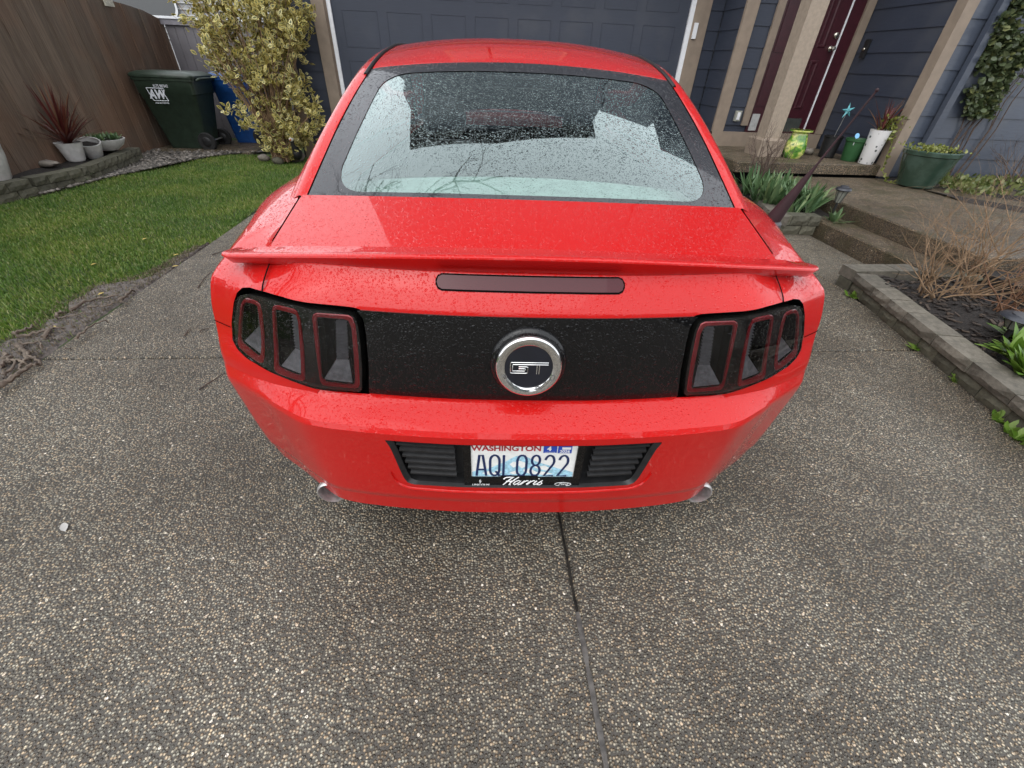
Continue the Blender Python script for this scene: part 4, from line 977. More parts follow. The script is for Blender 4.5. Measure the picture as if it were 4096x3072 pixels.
# --- cabin
I = [(.632, 1.325, 1.066), (.612, 1.46, 1.142), (.592, 1.60, 1.217), (.565, 1.77, 1.300), (.535, 1.915, 1.368), (.532, 2.05, 1.398), (.532, 2.2, 1.420), (.537, 2.5, 1.446), (.54, 2.9, 1.45), (.55, 3.2, 1.425), (.60, 3.6, 1.25), (.65, 3.95, 1.06)]
Mm = [(.668, 1.33, 1.062), (.652, 1.46, 1.137), (.634, 1.60, 1.210), (.610, 1.77, 1.290), (.584, 1.915, 1.354), (.580, 2.05, 1.384), (.582, 2.2, 1.404), (.588, 2.5, 1.428), (.592, 2.9, 1.432), (.60, 3.2, 1.405), (.645, 3.6, 1.235), (.69, 3.95, 1.05)]
M2 = [(.674, 1.33, 1.056), (.668, 1.46, 1.12), (.652, 1.60, 1.19), (.630, 1.77, 1.265), (.606, 1.915, 1.325), (.602, 2.05, 1.352), (.604, 2.2, 1.372), (.608, 2.5, 1.395), (.612, 2.9, 1.40), (.62, 3.2, 1.375), (.665, 3.6, 1.21), (.705, 3.95, 1.04)]
O = [(.68, 1.33, 1.04), (.695, 1.46, 1.066), (.715, 1.60, 1.06), (.742, 1.77, 1.055), (.752, 1.915, 1.05), (.758, 2.05, 1.05), (.762, 2.2, 1.05), (.768, 2.5, 1.05), (.770, 2.9, 1.048), (.766, 3.2, 1.045), (.755, 3.6, 1.035), (.73, 3.95, 1.02)]
I, Mm, M2, O = [[(x*1.02, y, z) for x, y, z in L] for L in (I, Mm, M2, O)]
def dens(L, k=6):
    out = []
    n = len(L)
    for i in range(n-1):
        p0, p1, p2, p3 = [Vector(L[max(0, min(n-1, j))]) for j in (i-1, i, i+1, i+2)]
        for s in range(k):
            t = s/k; out.append(.5*((2*p1)+(-p0+p2)*t+(2*p0-5*p1+4*p2-p3)*t*t+(-p0+3*p1-3*p2+p3)*t**3))
    return out+[Vector(L[-1])]
Id, Md, M2d, Od = dens(I), dens(Mm), dens(M2), dens(O)
for sx in (1, -1):
    f = lambda v: Vector((v.x*sx, v.y, v.z))
    m = MB(); g = MB()
    rows = [[f(a) for a in Id], [f(a.lerp(b, .55)+Vector((0, 0, .006))) for a, b in zip(Id, Md)], [f(a) for a in Md], [f(a) for a in M2d]]
    m.grid(rows, flip=(sx > 0))
    rows = []
    for k in range(7):
        t = k/6; rows.append([f(a.lerp(b, t)+Vector((.012*math.sin(PI*t), 0, 0))) for a, b in zip(M2d, Od)])
    cut = 5*6-2
    m.grid([r[:cut+1] for r in rows], flip=(sx > 0)); g.grid([r[cut:] for r in rows], flip=(sx > 0))
    cpart(m, "roof_pillar", PAINT, 45); cpart(g, "side_window", SIDEGLASS, 45)
    m = MB(); A = Id[22:58]; m.tube([f(a)+Vector((sx*.004, 0, .0)) for a in A], .0065, 8); cpart(m, "roof_moulding", BLACKP, 50)
gi = Id[:25]; NG = 49
def grow(v, dy, dz, u): return Vector((u*(v.x-.004), v.y-dy*(1-u*u), v.z+dz*(1-abs(u)**2.2)-.003))
def gpt(u, t, off=0):
    s = t*(len(gi)-1); i = min(int(s), len(gi)-2); v = gi[i].lerp(gi[i+1], s-i)
    p = grow(v, .063-.025*t, .021+.012*t, u); return Vector((p.x, p.y+off*.45, p.z-off))
m = MB(); m.grid([[gpt(-1+2*j/(NG-1), i/24) for j in range(NG)] for i in range(25)]); REARW = cpart(m, "rear_window", GLASS, 60)
def frit():
    n = 140
    out = resample([(-1, 0, 0), (1, 0, 0), (1, 1, 0), (-1, 1, 0)], n)
    inn = []
    def corner(cx, cy, rx, ry, a0): return [(cx+rx*math.cos(math.radians(a0+10*i)), cy+ry*math.sin(math.radians(a0+10*i)), 0) for i in range(10)]
    pl = corner(.89-.14, .055+.16, .14, .16, -90)+corner(.87-.16, .90-.12, .16, .12, 0)+corner(-.87+.16, .90-.12, .16, .12, 90)+corner(-.89+.14, .055+.16, .14, .16, 180)
    inn = resample(pl, n)
    # match by angle
    key = lambda p: math.atan2(p.y-.5, p.x*.8)
    out.sort(key=key); inn.sort(key=key)
    mb = MB(); K = 8
    for k in range(K):
        mb.strip([gpt(*(a.lerp(b, k/K)).to_2d(), -.0016) for a, b in zip(out, inn)], [gpt(*(a.lerp(b, (k+1)/K)).to_2d(), -.0016) for a, b in zip(out, inn)])
    return mb
cpart(frit(), "window_border", FRIT, 60, REARW)
# roof
rz = mono([1.86, 2.0, 2.15, 2.45, 2.85, 3.2], [1.395, 1.432, 1.459, 1.485, 1.492, 1.468])
m = MB(); rows = []
for i in range(24, 55):
    v = Id[i]; t = (i-24)/30; r = []
    for j in range(41):
        u = -1+2*j/40; y = v.y-(.04*(1-t))*(1-u*u); zc = rz(v.y-.04*(1-t)); z = v.z+(zc-v.z)*(1-abs(u)**2.3); r.append((u*(v.x-.006), y, z))
    rows.append(r)
m.grid(rows); m.grid([[(x, y+.004, z-.014) for x, y, z in rows[0]], [(x, y-.004, z-.004) for x, y, z in rows[0]], rows[0]]); cpart(m, "roof", PAINT, 45)
m = MB(); rows = []
for i in range(54, 67):
    v = Id[i]; rows.append([(u*v.x, v.y+.10*(1-u*u)*(i-54)/12, v.z+.03*(1-u*u)) for u in [-1+2*j/20 for j in range(21)]])
m.grid(rows); cpart(m, "windscreen", SIDEGLASS, 60)
m = MB(); rows = []
for i in range(14):
    t = i/13; y = 3.97+(5.58-3.97)*t; w = .86-.20*t**3; zc = 1.075-.10*t-.17*t**4
    rows.append([(u*w, y-(.25*t**2)*u*u+.08*(1-t)*(1-u*u), zc-.10*abs(u)**3) for u in [-1+2*j/24 for j in range(25)]])
m.grid(rows); cpart(m, "bonnet", PAINT, 45)
# interior seen through the glass
SHELF = plain("grey_parcel_shelf", (.50, .52, .51), .85, var=.12); SEAT = plain("charcoal_seat", (.05, .052, .055), .7); SEATL = plain("pale_grey_seat", (.36, .37, .37), .8)
m = MB(); m.grid([[(u*.60, 1.33+.36*t, 1.035+.03*t*(1-u*u)) for u in [-1+2*j/10 for j in range(11)]] for t in [i/5 for i in range(6)]]); cpart(m, "parcel_shelf", SHELF, 60)
m = MB(); m.box(-.60, .60, 1.69, 3.9, .32, .36); m.box(-.62, -.60, 1.33, 3.9, .3, 1.03); m.box(.60, .62, 1.33, 3.9, .3, 1.03); m.box(-.6, .6, 3.7, 3.9, .36, 1.0); cpart(m, "cabin_tub", BLACKM, None)
def seat(cx, y, w, zt, hr):
    m = MB()
    def cushion(x, y0, z0, z1, hw, dp, lean):
        rows = []
        for i in range(9):
            t = i/8; z = z0+(z1-z0)*t; k = math.sin(PI*(.12+.76*t))**.35; rows.append([(x+hw*k*math.cos(a), y0-lean*t+dp*k*math.sin(a), z) for a in [2*PI*j/16 for j in range(16)]])
        m.grid(rows, close=True); m.add(rows[-1], [tuple(range(16))])
    cushion(cx, y, .45, zt, w, .07, .18)
    if hr: cushion(cx, y-.19, zt+.02, zt+.19, w*.45, .05, .03)
    return m
for sx in (1, -1):
    cpart(seat(sx*.30, 1.82, .27, 1.02, False), "rear_seat", SEATL, 60); cpart(seat(sx*.36, 2.75, .25, 1.06, True), "front_seat", SEAT, 60)
m = MB(); m.tube([(-.13, 2.02, 1.34), (.13, 2.02, 1.34)], .02, 8); cpart(m, "roof_lamp", BLACKP, 60)
# ------------------------------------------------------------------ photo pixel -> place (direction only; distance from the surface it stands on)
def ray(px, py): return R3 @ Vector((px-CX, py-CY, FPX))
def on_z(px, py, z): d = ray(px, py); t = (z-CAM_H)/d.z; return Vector((0, 0, CAM_H))+d*t
def on_y(px, py, y): d = ray(px, py); return Vector((0, 0, CAM_H))+d*(y/d.y)
def zoom(x0, y0, w, W): return lambda x, y: ((x0+x*w/W)/4, (y0+y*w/W)/4)
zA = zoom(0, 0, 1400, 2212); zG = zoom(2900, 400, 800, 2212); zC = zoom(3300, 900, 796, 1201); zR4 = zoom(3500, 0, 596, 2197); zH = zoom(3400, 600, 696, 2212); zL = zoom(0, 900, 900, 1866)

# ------------------------------------------------------------------ grass
def blades(pts, hmin, hmax, w, mat, name, lean=.5):
    n = len(pts); P = np.array(pts); ang = rng.uniform(0, 2*PI, n); la = rng.uniform(0, 2*PI, n); h = rng.uniform(hmin, hmax, n); ll = rng.uniform(.05, lean, n)*h; ww = w*rng.uniform(.6, 1.3, n)
    dx, dy = np.cos(ang)*ww, np.sin(ang)*ww; lx, ly = np.cos(la)*ll, np.sin(la)*ll
    V = np.zeros((n, 5, 3))
    V[:, 0] = P-np.stack([dx, dy, 0*dx], 1); V[:, 1] = P+np.stack([dx, dy, 0*dx], 1)
    mid = P+np.stack([lx*.35, ly*.35, h*.6], 1)
    V[:, 2] = mid-np.stack([dx, dy, 0*dx], 1)*.75; V[:, 3] = mid+np.stack([dx, dy, 0*dx], 1)*.75
    V[:, 4] = P+np.stack([lx, ly, h*np.sqrt(np.maximum(.2, 1-(ll/h)**2))], 1)
    b = np.arange(n)*5
    me = bpy.data.meshes.new(name)
    me.vertices.add(n*5); me.vertices.foreach_set("co", V.reshape(-1))
    tri = np.stack([b, b+1, b+3, b, b+3, b+2, b+2, b+3, b+4], 1).reshape(-1, 3)
    me.loops.add(tri.size); me.loops.foreach_set("vertex_index", tri.reshape(-1).astype(np.int32))
    me.polygons.add(len(tri)); me.polygons.foreach_set("loop_start", np.arange(0, tri.size, 3, dtype=np.int32)); me.polygons.foreach_set("loop_total", np.full(len(tri), 3, dtype=np.int32))
    me.materials.append(mat); me.update(calc_edges=True); me.validate()
    o = bpy.data.objects.new(name, me); COL.objects.link(o); return o
XR = lin([5.4, 6.2, 7.2, 8.0, 8.5], [-4.99, -4.83, -4.63, -4.28, -3.5]); gp = []
while len(gp) < 165000:
    y = 1.0+7.3*random.random()**1.35; x = random.uniform(-5.1, -2.40)
    if y > 8.25 or (y > 5.4 and x < XR(y)+random.gauss(0, .05)): continue
    if y < 3.9:
        ed = soilw(y)+.05*math.sin(9*y)+.03*math.sin(23*y)+random.gauss(0, .05)
        if x > -2.42-ed and random.random() > .025: continue
    if x > -2.43: 
        if random.random() > .4: continue
        x = -2.44+abs(random.gauss(0, .018))
    dn = math.sin(2.3*x+1.1*y)*math.sin(1.7*y-x)
    if random.random() < .18*(1+dn): continue
    gp.append((x, y, -.014+wob(x, y)))
struct(blades(gp, .018, .050, .0032, GRASS, "grass", .85), "stuff")

dp = []
while len(dp) < 7000:
    y = random.uniform(.2, 3.9); w = soilw(y)+.04; x = -2.43-random.random()*w; dp.append((x, y, .006+wob(x, y)*.5))
struct(blades(dp, .010, .035, .0022, leafmat("dead_grass_bits", [(.05, .038, .028), (.12, .09, .06), (.22, .17, .11), (.09, .11, .03)], .7, .1), "dead_grass", 1.6), "stuff")
# ------------------------------------------------------------------ branching helper
def branch(mb, p, d, L, r, depth, rr, spread=.6, kids=(2, 3), bend=.18, up=.1, n=4, tips=None, leafs=None, shrink_=.72):
    pts = [Vector(p)]; rad = [r]; d = Vector(d).normalized(); seg = 5
    for i in range(seg):
        d = (d+Vector((rr.gauss(0, bend), rr.gauss(0, bend), rr.gauss(0, bend)+up))).normalized(); pts.append(pts[-1]+d*(L/seg)); rad.append(r*(1-.55*(i+1)/seg))
    mb.tube(pts, rad, n, cap=False)
    if tips is not None and depth <= 1: tips.append((pts[-1].copy(), d.copy()))
    if depth > 0:
        for k in range(rr.randint(*kids)):
            i = rr.randint(2, seg); q = d.cross(Vector((rr.gauss(0, 1), rr.gauss(0, 1), rr.gauss(0, 1)))).normalized()
            nd = (d*(1-spread*.5)+q*spread*rr.uniform(.6, 1.2)).normalized(); branch(mb, pts[i], nd, L*shrink_*rr.uniform(.7, 1.1), rad[i]*.72, depth-1, rr, spread, kids, bend, up, n, tips, leafs, shrink_)

# roots lying bare on the soil strip
RT = thing("tree_roots", "pale twisted tree roots lying bare on the soil beside the lawn", "roots", (-2.6, 2.2, 0))
rr = random.Random(5)
def root(pts, r):
    mb = MB(); P = []
    for a, b in zip(pts[:-1], pts[1:]):
        for i in range(5): t = i/5; P.append((a[0]+(b[0]-a[0])*t+rr.gauss(0, .006), a[1]+(b[1]-a[1])*t+rr.gauss(0, .006), .030+wob(a[0], a[1])*.6+rr.uniform(-.004, .006)))
    P.append((pts[-1][0], pts[-1][1], .012)); k = len(P); mb.tube(P, [.8*r*(1-.6*i/k) for i in range(k)], 6); mb.build("root", ROOT, RT, 60, off=(-2.6, 2.2, 0))
for pl, r in (([(0, 1360), (90, 1310), (200, 1210), (330, 1150)], .020), ([(0, 1190), (70, 1130), (150, 1140), (220, 1155)], .015), ([(60, 1080), (90, 1140), (20, 1170)], .014), ([(170, 1010), (215, 1070), (270, 1110), (335, 1150)], .018), ([(215, 1070), (235, 1130), (185, 1180), (170, 1220)], .012),
              ([(140, 1030), (230, 1000), (330, 985), (350, 1030)], .010), ([(120, 930), (210, 900), (300, 855)], .014), ([(160, 950), (260, 930), (400, 890), (550, 850)], .013), ([(380, 950), (410, 890), (450, 850)], .016), ([(480, 780), (540, 730)], .013), ([(600, 730), (700, 660), (800, 630), (1010, 590)], .014),
              ([(630, 955), (700, 900), (780, 840), (890, 800)], .010), ([(1000, 640), (1060, 590), (1110, 540)], .013), ([(740, 700), (880, 690), (960, 660), (1060, 650)], .008), ([(500, 800), (620, 770), (760, 740)], .007), ([(50, 1250), (120, 1190), (140, 1120)], .011)):
    root([tuple(on_z(*zL(*p), .02))[:2] for p in pl], r)
# dead twigs and fallen leaves on the drive
for i, (a, b) in enumerate((((1530, 920), (1580, 850)), ((1660, 885), (1745, 850)), ((1650, 1365), (1866, 1225)), ((1640, 520), (1755, 380)), ((1760, 245), (1866, 210)), ((540, 1025), (590, 1018)))):
    p, q = on_z(*zL(*a), .006), on_z(*zL(*b), .006); mb = MB(); mid = (p+q)/2+Vector((rr.gauss(0, .012), rr.gauss(0, .012), .002)); mb.tube([p, mid, q], [.0035, .003, .0015], 5)
    tag(mb.build("twig", TWIGD, None, 60), ("short pale twig lying alone on the concrete", "short dark twig beside the car flank", "long bowed dark twig on the open concrete", "curved hair-thin twig beside the car tail", "dark twig under the end of the spoiler", "tiny stub of twig at the soil edge")[i], "twig", "twigs on the drive")
LF = [plain("yellow_fallen_leaf", (.45, .33, .08), .6), plain("bleached_fallen_leaf", (.36, .35, .33), .6)]
def fallen(p, s, mt, lab, grp=None):
    mb = MB(); a = rr.uniform(0, 6.28); c, d = math.cos(a), math.sin(a); sh = [(0, -1), (.35, -.5), (.5, 0), (.3, .6), (0, 1), (-.32, .6), (-.45, 0), (-.35, -.5)]
    mb.add([(p.x+(x*c-y*d)*s, p.y+(x*d+y*c)*s, p.z+.004+.25*s*abs(x)) for x, y in sh]+[(p.x, p.y, p.z+.003)], [(i, (i+1) % 8, 8) for i in range(8)]); tag(mb.build("fallen_leaf", mt, None, 60), lab, "leaf", grp)
fallen(on_z(140/2.16, 1140/2.16, .0), .026, LF[1], "bleached crumpled leaf lying alone on the concrete")
for p in ((1455, 345), (1460, 250), (1200, 118), (780, 328), (840, 573), (440, 850)): fallen(on_z(*zL(*p), .02), .022, LF[0], "small yellow fallen leaf on the grass edge", "yellow leaves on the lawn")

# ------------------------------------------------------------------ wheeled bins
def wheeled_bin(name, label, x0, x1, y0, d, mat, logo):
    cx = (x0+x1)/2; B = thing(name, label, "bin", (cx, y0+d/2, .035))
    off = (cx, y0+d/2, .035); bp_ = lambda mb, n, mt, s=None, par=None: mb.build(n, mt, par or B, s, off=off)
    w = x1-x0; mb = MB(); rows = []
    for z, k, ky in ((.04, .62, .70), (.10, .64, .72), (.80, .90, .92), (.815, .935, .95), (.98, .95, .97), (.985, 1.0, 1.0), (1.02, 1.0, 1.0)):
        hw, hd = w/2*k, d/2*ky; r = .06; cy = y0+d/2; sh = .05*(1-k)*w; row = []
        for sx, sy, a in ((1, -1, -90), (1, 1, 0), (-1, 1, 90), (-1, -1, 180)):
            for i in range(5): t = math.radians(a+22.5*i); row.append((cx-sh+sx*(hw-r)+r*math.cos(t), cy+sy*(hd-r)+r*math.sin(t), z))
        rows.append(row)
    mb.grid(rows, close=True); mb.add(rows[0], [tuple(range(19, -1, -1))]); bp_(mb, "bin_body", mat, 35)
    mb = MB(); cy = y0+d/2; rows = []
    for z, k in ((1.025, 1.03), (1.055, 1.03), (1.075, .99), (1.105, .80), (1.11, .5)):
        hw, hd = w/2*k, d/2*k; r = .07; row = []
        for sx, sy, a in ((1, -1, -90), (1, 1, 0), (-1, 1, 90), (-1, -1, 180)):
            for i in range(5): t = math.radians(a+22.5*i); row.append((cx+sx*(hw-r)+r*math.cos(t), cy+sy*(hd-r)+r*math.sin(t), z))
        rows.append(row)
    mb.grid(rows, close=True); mb.add(rows[-1], [tuple(range(20))]); mb.add(rows[0], [tuple(range(19, -1, -1))]); bp_(mb, "lid", mat, 35)
    mb = MB(); mb.tube([(x1+.02, y0+.08, 1.0), (x1+.06, y0+.10, 1.02), (x1+.06, y0+d-.10, 1.02), (x1+.02, y0+d-.08, 1.0)], .016, 8); bp_(mb, "handle", mat, 50)
    for yy in (y0+.07, y0+d-.07):
        Mx = Matrix.Translation((x1-.13, yy, .145)) @ Matrix.Rotation(PI/2, 4, 'X'); mb = MB(); mb.lathe([(.07, -.025), (.128, -.03), (.14, -.018), (.14, .018), (.128, .03), (.07, .025)], 28, M=Mx); W = bp_(mb, "wheel", RUBBER, 45)
        mb = MB(); mb.lathe([(.075, .026), (.06, .034), (.02, .036), (.001, .036)], 20, M=Mx, cap=False); bp_(mb, "hub", BLACKP, 45, W)
    mb = MB(); mb.tube([(x1-.13, y0+.05, .145), (x1-.13, y0+d-.05, .145)], .012, 8); bp_(mb, "axle", STEEL, 50)
    if logo:
        yf = lambda z: y0+d/2-d/2*(.92+(.80-z)*-.29 if z < .8 else .955)-.004
        LOG = plain("white_print", (.62, .64, .68), .6); zc = .83; Y = y0-.0+d/2-d/2*.97-.006
        def txt(s, size, x, z, sh=0, bold=0, sx=1): v, f = text2d(s, size, sh, bold); q = MB(); q.add([(x+a[0]*sx, Y, z+a[1]) for a in v], f); return q
        lx = x0+.33
        bp_(txt("8175 987842", .052, lx+.10, .915, 0, .001, .8), "serial_number", LOG)
        bp_(txt("AW", .16, lx, .80, .15, .008, .85), "logo_letters", LOG)
        q = MB()
        for a, b in (((lx-.13, .885), (lx+.13, .885)), ((lx-.13, .885), (lx-.085, .72)), ((lx+.085, .885), (lx+.14, .72)), ((lx-.085, .72), (lx+.14, .72))): q.tube([(a[0], Y+.002, a[1]), (b[0], Y+.002, b[1])], .006, 4)
        bp_(q, "logo_frame", LOG); bp_(txt("ALLIED WASTE SERVICES", .026, lx+.03, .69, 0, .0008, .72), "company_name", LOG)
    return B
wheeled_bin("wheeled_bin", "dark green wheeled bin with white printed logo by the brown fence", -5.36, -4.42, 8.50, .70, BINGREEN, True)
wheeled_bin("wheeled_bin", "blue wheeled bin half hidden behind the yellow variegated shrub", -4.56, -3.82, 9.24, .62, BINBLUE, False)

# ------------------------------------------------------------------ yellow variegated shrub
def leaf_pair(mbv, p, d, nrm, L, W):
    d = d.normalized(); s = d.cross(nrm).normalized(); nn = s.cross(d)
    out = [(0, 0), (.35, .5), (.65, .48), (1, 0), (.65, -.48), (.35, -.5)]
    mbv.add([p+d*(a*L)+s*(b*W)+nn*(.10*W*(abs(b)*2)) for a, b in out], [(0, 1, 2, 3, 4, 5)], 0)
    mbv.add([p+d*((.10+.74*a)*L)+s*(b*W*.56)+nn*(.10*W*abs(b)+.0022) for a, b in out], [(0, 1, 2, 3, 4, 5)], 1)
SHR = thing("variegated_shrub", "tall leaning shrub with yellow-edged leaves at the garage corner", "shrub", (-3.12, 7.75, 0))
rr = random.Random(21); SO = (-3.12, 7.75, 0)
mb = MB(); tips = []
outl = [(395, -60), (400, 0), (432, 80), (470, 150), (492, 215), (520, 290), (565, 325), (610, 345), (655, 318), (692, 270), (690, 228), (652, 190), (655, 130), (668, 40), (640, -10), (600, -60)]
P2 = [on_y(x/2.16, y/2.16, 7.85) for x, y in outl]; poly = [(p.x, p.z) for p in P2]
stems = MB(); base = Vector((-3.08, 7.82, .02)); centers = []
xs = [p[0] for p in poly]; zs = [p[1] for p in poly]
while len(centers) < 740:
    x, z = random.uniform(min(xs), max(xs)), random.uniform(max(.12, min(zs)), max(zs))
    if not inpoly(x, z, poly): continue
    low = z < 1.05 and x < -3.3
    if low and random.random() < .8: continue
    if math.sin(6.3*x+4*z)*math.sin(5.1*z-3*x) > .62 and random.random() < .85: continue
    yd = random.gauss(0, .20); centers.append(Vector((x, 7.85+max(-.45, min(.38 if x < -2.9 else .2, yd)), z)))
for i, c in enumerate(centers):
    if i % 5 == 0:
        mid = base.lerp(c, .5)+Vector((rr.gauss(0, .05)+.10*(base.x-c.x), rr.gauss(0, .04), .10)); b0 = base+Vector((rr.gauss(0, .07), rr.gauss(0, .05), 0)); q = []
        for t in [k/7 for k in range(8)]: q.append(b0*(1-t)**2+mid*2*t*(1-t)+c*t*t)
        stems.tube(q, [.010*(1-.8*k/7)+.0015 for k in range(8)], 5, cap=False)
    out_d = (c-base).normalized()
    for k in range(rr.randint(7, 11)):
        d = (out_d*.5+Vector((rr.gauss(0, .7), rr.gauss(0, .7), rr.gauss(.1, .6)))).normalized(); p = c+d*.01+Vector((rr.gauss(0, .03), rr.gauss(0, .03), rr.gauss(0, .03))); L = rr.uniform(.06, .105)
        leaf_pair(mb, p, d, Vector((rr.gauss(0, .6), -.5+rr.gauss(0, .6), .8)), L, L*.5)
mb.build("crown", [YEDGE, GCORE], SHR, off=SO); stems.build("stems", TWIG, SHR, 60, off=SO)

# ------------------------------------------------------------------ strap-leaf plants, pots
def strap(mb, base, n, L, w, rr, mind=.15, maxd=1.25, droop=.5, col=0, seg=5):
    for k in range(n):
        a = rr.uniform(0, 2*PI); e = rr.uniform(mind, maxd); l = L*rr.uniform(.65, 1.1); d = Vector((math.cos(a)*math.sin(e), math.sin(a)*math.sin(e), math.cos(e))); s = Vector((-math.sin(a), math.cos(a), 0)); A, B = [], []
        p = Vector(base)+Vector((rr.gauss(0, .012), rr.gauss(0, .012), 0))
        for i in range(seg+1):
            t = i/seg; ww = w*(.55+.9*t if t < .4 else .91*(1-((t-.4)/.6)**2)+.02); A.append(p-s*ww); B.append(p+s*ww); d = (d+Vector((0, 0, -droop*t/seg*2))).normalized(); p = p+d*(l/seg)
        mb.strip(A, B, closed=False, m=col)
def pot(prof, name, label, loc, mat, cat="pot", n=28, rim=None, soil=None, smooth=40):
    T = thing(name, label, cat, loc); mb = MB(); mb.lathe(prof, n, cap=False); mb.add([(prof[0][0]*math.cos(2*PI*i/n), prof[0][0]*math.sin(2*PI*i/n), prof[0][1]) for i in range(n)], [tuple(range(n-1, -1, -1))]); mb.build("pot_body", mat, T, smooth)
    if soil: s = MB(); s.lathe([(soil[0], soil[1]-.02), (soil[0], soil[1]), (.001, soil[1]+.012)], 20); s.build("potting_soil", SOIL, T, 60)
    return T
WPOT = plain("white_glazed_pot", (.55, .54, .52), .35, var=.12, scale=14, bump=.004, bs=35)
p1 = on_z(*zA(370, 1000), .19); p1 = Vector((max(p1.x, -5.27), p1.y, .165))
T = pot([(.085, 0), (.10, .02), (.125, .15), (.14, .20), (.145, .215), (.13, .215), (.12, .19)], "flower_pot", "white embossed pot on the stone edging, planted with a red strap-leaf plant", p1, WPOT, soil=(.12, .185))
CP = thing("strap_leaf_plant", "dark red spiky strap-leaf plant standing in a white embossed pot", "plant", (p1.x, p1.y, p1.z+.19)); rr = random.Random(4)
mb = MB(); strap(mb, (0, 0, .0), 95, .66, .013, rr, .1, 1.25, .5); mb.build("leaves", CORD, CP)
p2 = Vector((p1.x+.02, p1.y+.30, .165)); pot([(.08, 0), (.10, .02), (.13, .15), (.14, .20), (.125, .20)], "flower_pot", "empty tilted white pot just behind the potted red strap-leaf plant", p2, WPOT, soil=(.12, .15)).rotation_euler = (.25, .2, 0)
p3 = Vector((-5.22, 7.22, .215)); pot([(.12, 0), (.14, .02), (.20, .06), (.235, .12), (.24, .135), (.22, .135)], "planter_bowl", "shallow fluted white planter bowl of green succulents on the stone edging", p3, WPOT, "planter", soil=(.215, .11))
SU = thing("succulent", "low green plants filling the shallow white planter bowl", "plant", (p3.x, p3.y, p3.z+.12)); mb = MB()
for k in range(16): strap(mb, (rr.uniform(-.15, .15), rr.uniform(-.15, .15), 0), 9, .10, .013, rr, .1, 1.1, .3)
mb.build("leaves", IRIS, SU)
p4 = on_z(0, 1040*1400/2212/4, .19); pot([(.13, 0), (.16, .03), (.21, .25), (.22, .36), (.225, .38), (.20, .38)], "flower_pot", "large plain white pot at the end of the stone edging by the fence", (-5.27, 5.42, .165), WPOT, soil=(.20, .34))
ROCK = block("field_stone", (.19, .165, .14))
def rock(p, r, seed, label, grp, mt=ROCK): tag(MB().blob((0, 0, 0), r, seed, 2, 0, .16).build("stone", mt, None, 70), label, "stone", grp).location = p; bpy.context.view_layer.update()
for i, (x, y) in enumerate(((110, 1030), (190, 1035), (240, 1030), (520, 940), (560, 935), (610, 915), (680, 915), (720, 920), (740, 915))):
    p = on_z(*zA(x, y), .19); rock((max(-5.35, p.x), min(p.y, 7.4), .19), (.06+.02*(i % 3), .05, .04), i, ("grey stone lying alone on the bed beside the large plain white pot" if i < 3 else "rough brown stone between the white bowl and the fence end"), "stones along the fence bed")
rock((-5.13, 5.35, .03), (.13, .10, .07), 31, "round tan stone at the foot of the stone edging", None)
rock(on_z(*zA(1670, 1000), .04), (.10, .08, .06), 41, "pale stone on the lawn under the variegated shrub", None); rock(on_z(*zA(1755, 1018), .04), (.09, .08, .06), 42, "dark grey stone on the lawn under the variegated shrub", None, BLOCKD); rock(Vector((-2.93, 7.95, .08)), (.16, .12, .13), 43, "big brown stone against the garage corner", None)
# bird ornament beneath the shrub
BO = thing("bird_ornament", "small black and white bird ornament with orange beak under the shrub", "ornament", (-2.80, 7.72, .02))
mb = MB(); mb.blob((0, 0, .13), (.07, .11, .10), 2, 2, 0, .03); mb.tube([(0, -.06, .17), (0, -.10, .26), (0, -.10, .32)], [.045, .03, .028], 10); mb.build("body", BLACKP, BO, 60)
mb = MB(); mb.blob((0, -.11, .335), (.034, .042, .034), 2, 2, 0, 0); mb.build("head", WHITEP, BO, 60); mb = MB(); mb.tube([(0, -.145, .33), (0, -.19, .322)], [.014, .003], 8); mb.build("beak", plain("orange_beak", (.6, .16, .02), .5), BO, 60)

# ------------------------------------------------------------------ porch pots
SW = N("green_yellow_swirl_glaze"); SW.base(SW.ramp(SW.noise(7, 3, .5, SW.mapped((1, 1, 1.6))), [(.32, (.03, .10, .02)), (.45, (.10, .26, .03)), (.52, (.42, .50, .10)), (.60, (.62, .60, .22)), (.68, (.06, .16, .03))])); SW.set(Roughness=.15, Coat_Weight=.6)
pf = on_z(*zG(740, 640), .46); pot([(.105, 0), (.135, .05), (.14, .12), (.125, .20), (.105, .27), (.10, .30), (.145, .325), (.145, .34), (.10, .34)], "glazed_pot", "green and yellow swirl glazed pot with flared rim on the porch", (pf.x, pf.y+.02, .462), SW.m, soil=(.10, .31))
GP = plain("green_plastic_pot", (.022, .085, .028), .45, var=.08)
pg = Vector((5.25, 6.30, .462)); T = pot([(.095, 0), (.10, .01), (.128, .235), (.14, .24), (.142, .27), (.128, .27), (.122, .24)], "plant_pot", "round green plastic pot with a pale blue tag on the porch", pg, GP, soil=(.122, .225))
mb = MB(); mb.lathe([(.001, -.002), (.032, -.002), (.032, .002), (.001, .002)], 18, M=Matrix.Translation((-.10, -.08, .31)) @ Matrix.Rotation(1.25, 4, 'X')); mb.build("plant_tag", plain("pale_blue_tag", (.25, .55, .85), .4), T, 60); mb = MB(); mb.tube([(-.10, -.08, .20), (-.10, -.08, .29)], .003, 5); mb.build("tag_stem", WHITET, T)
pot([(.09, 0), (.10, .01), (.115, .25), (.125, .255), (.126, .27), (.112, .27)], "plant_pot", "black plastic pot standing behind the green pot on the porch", (5.08, 6.55, .462), BLACKP, soil=(.108, .24))
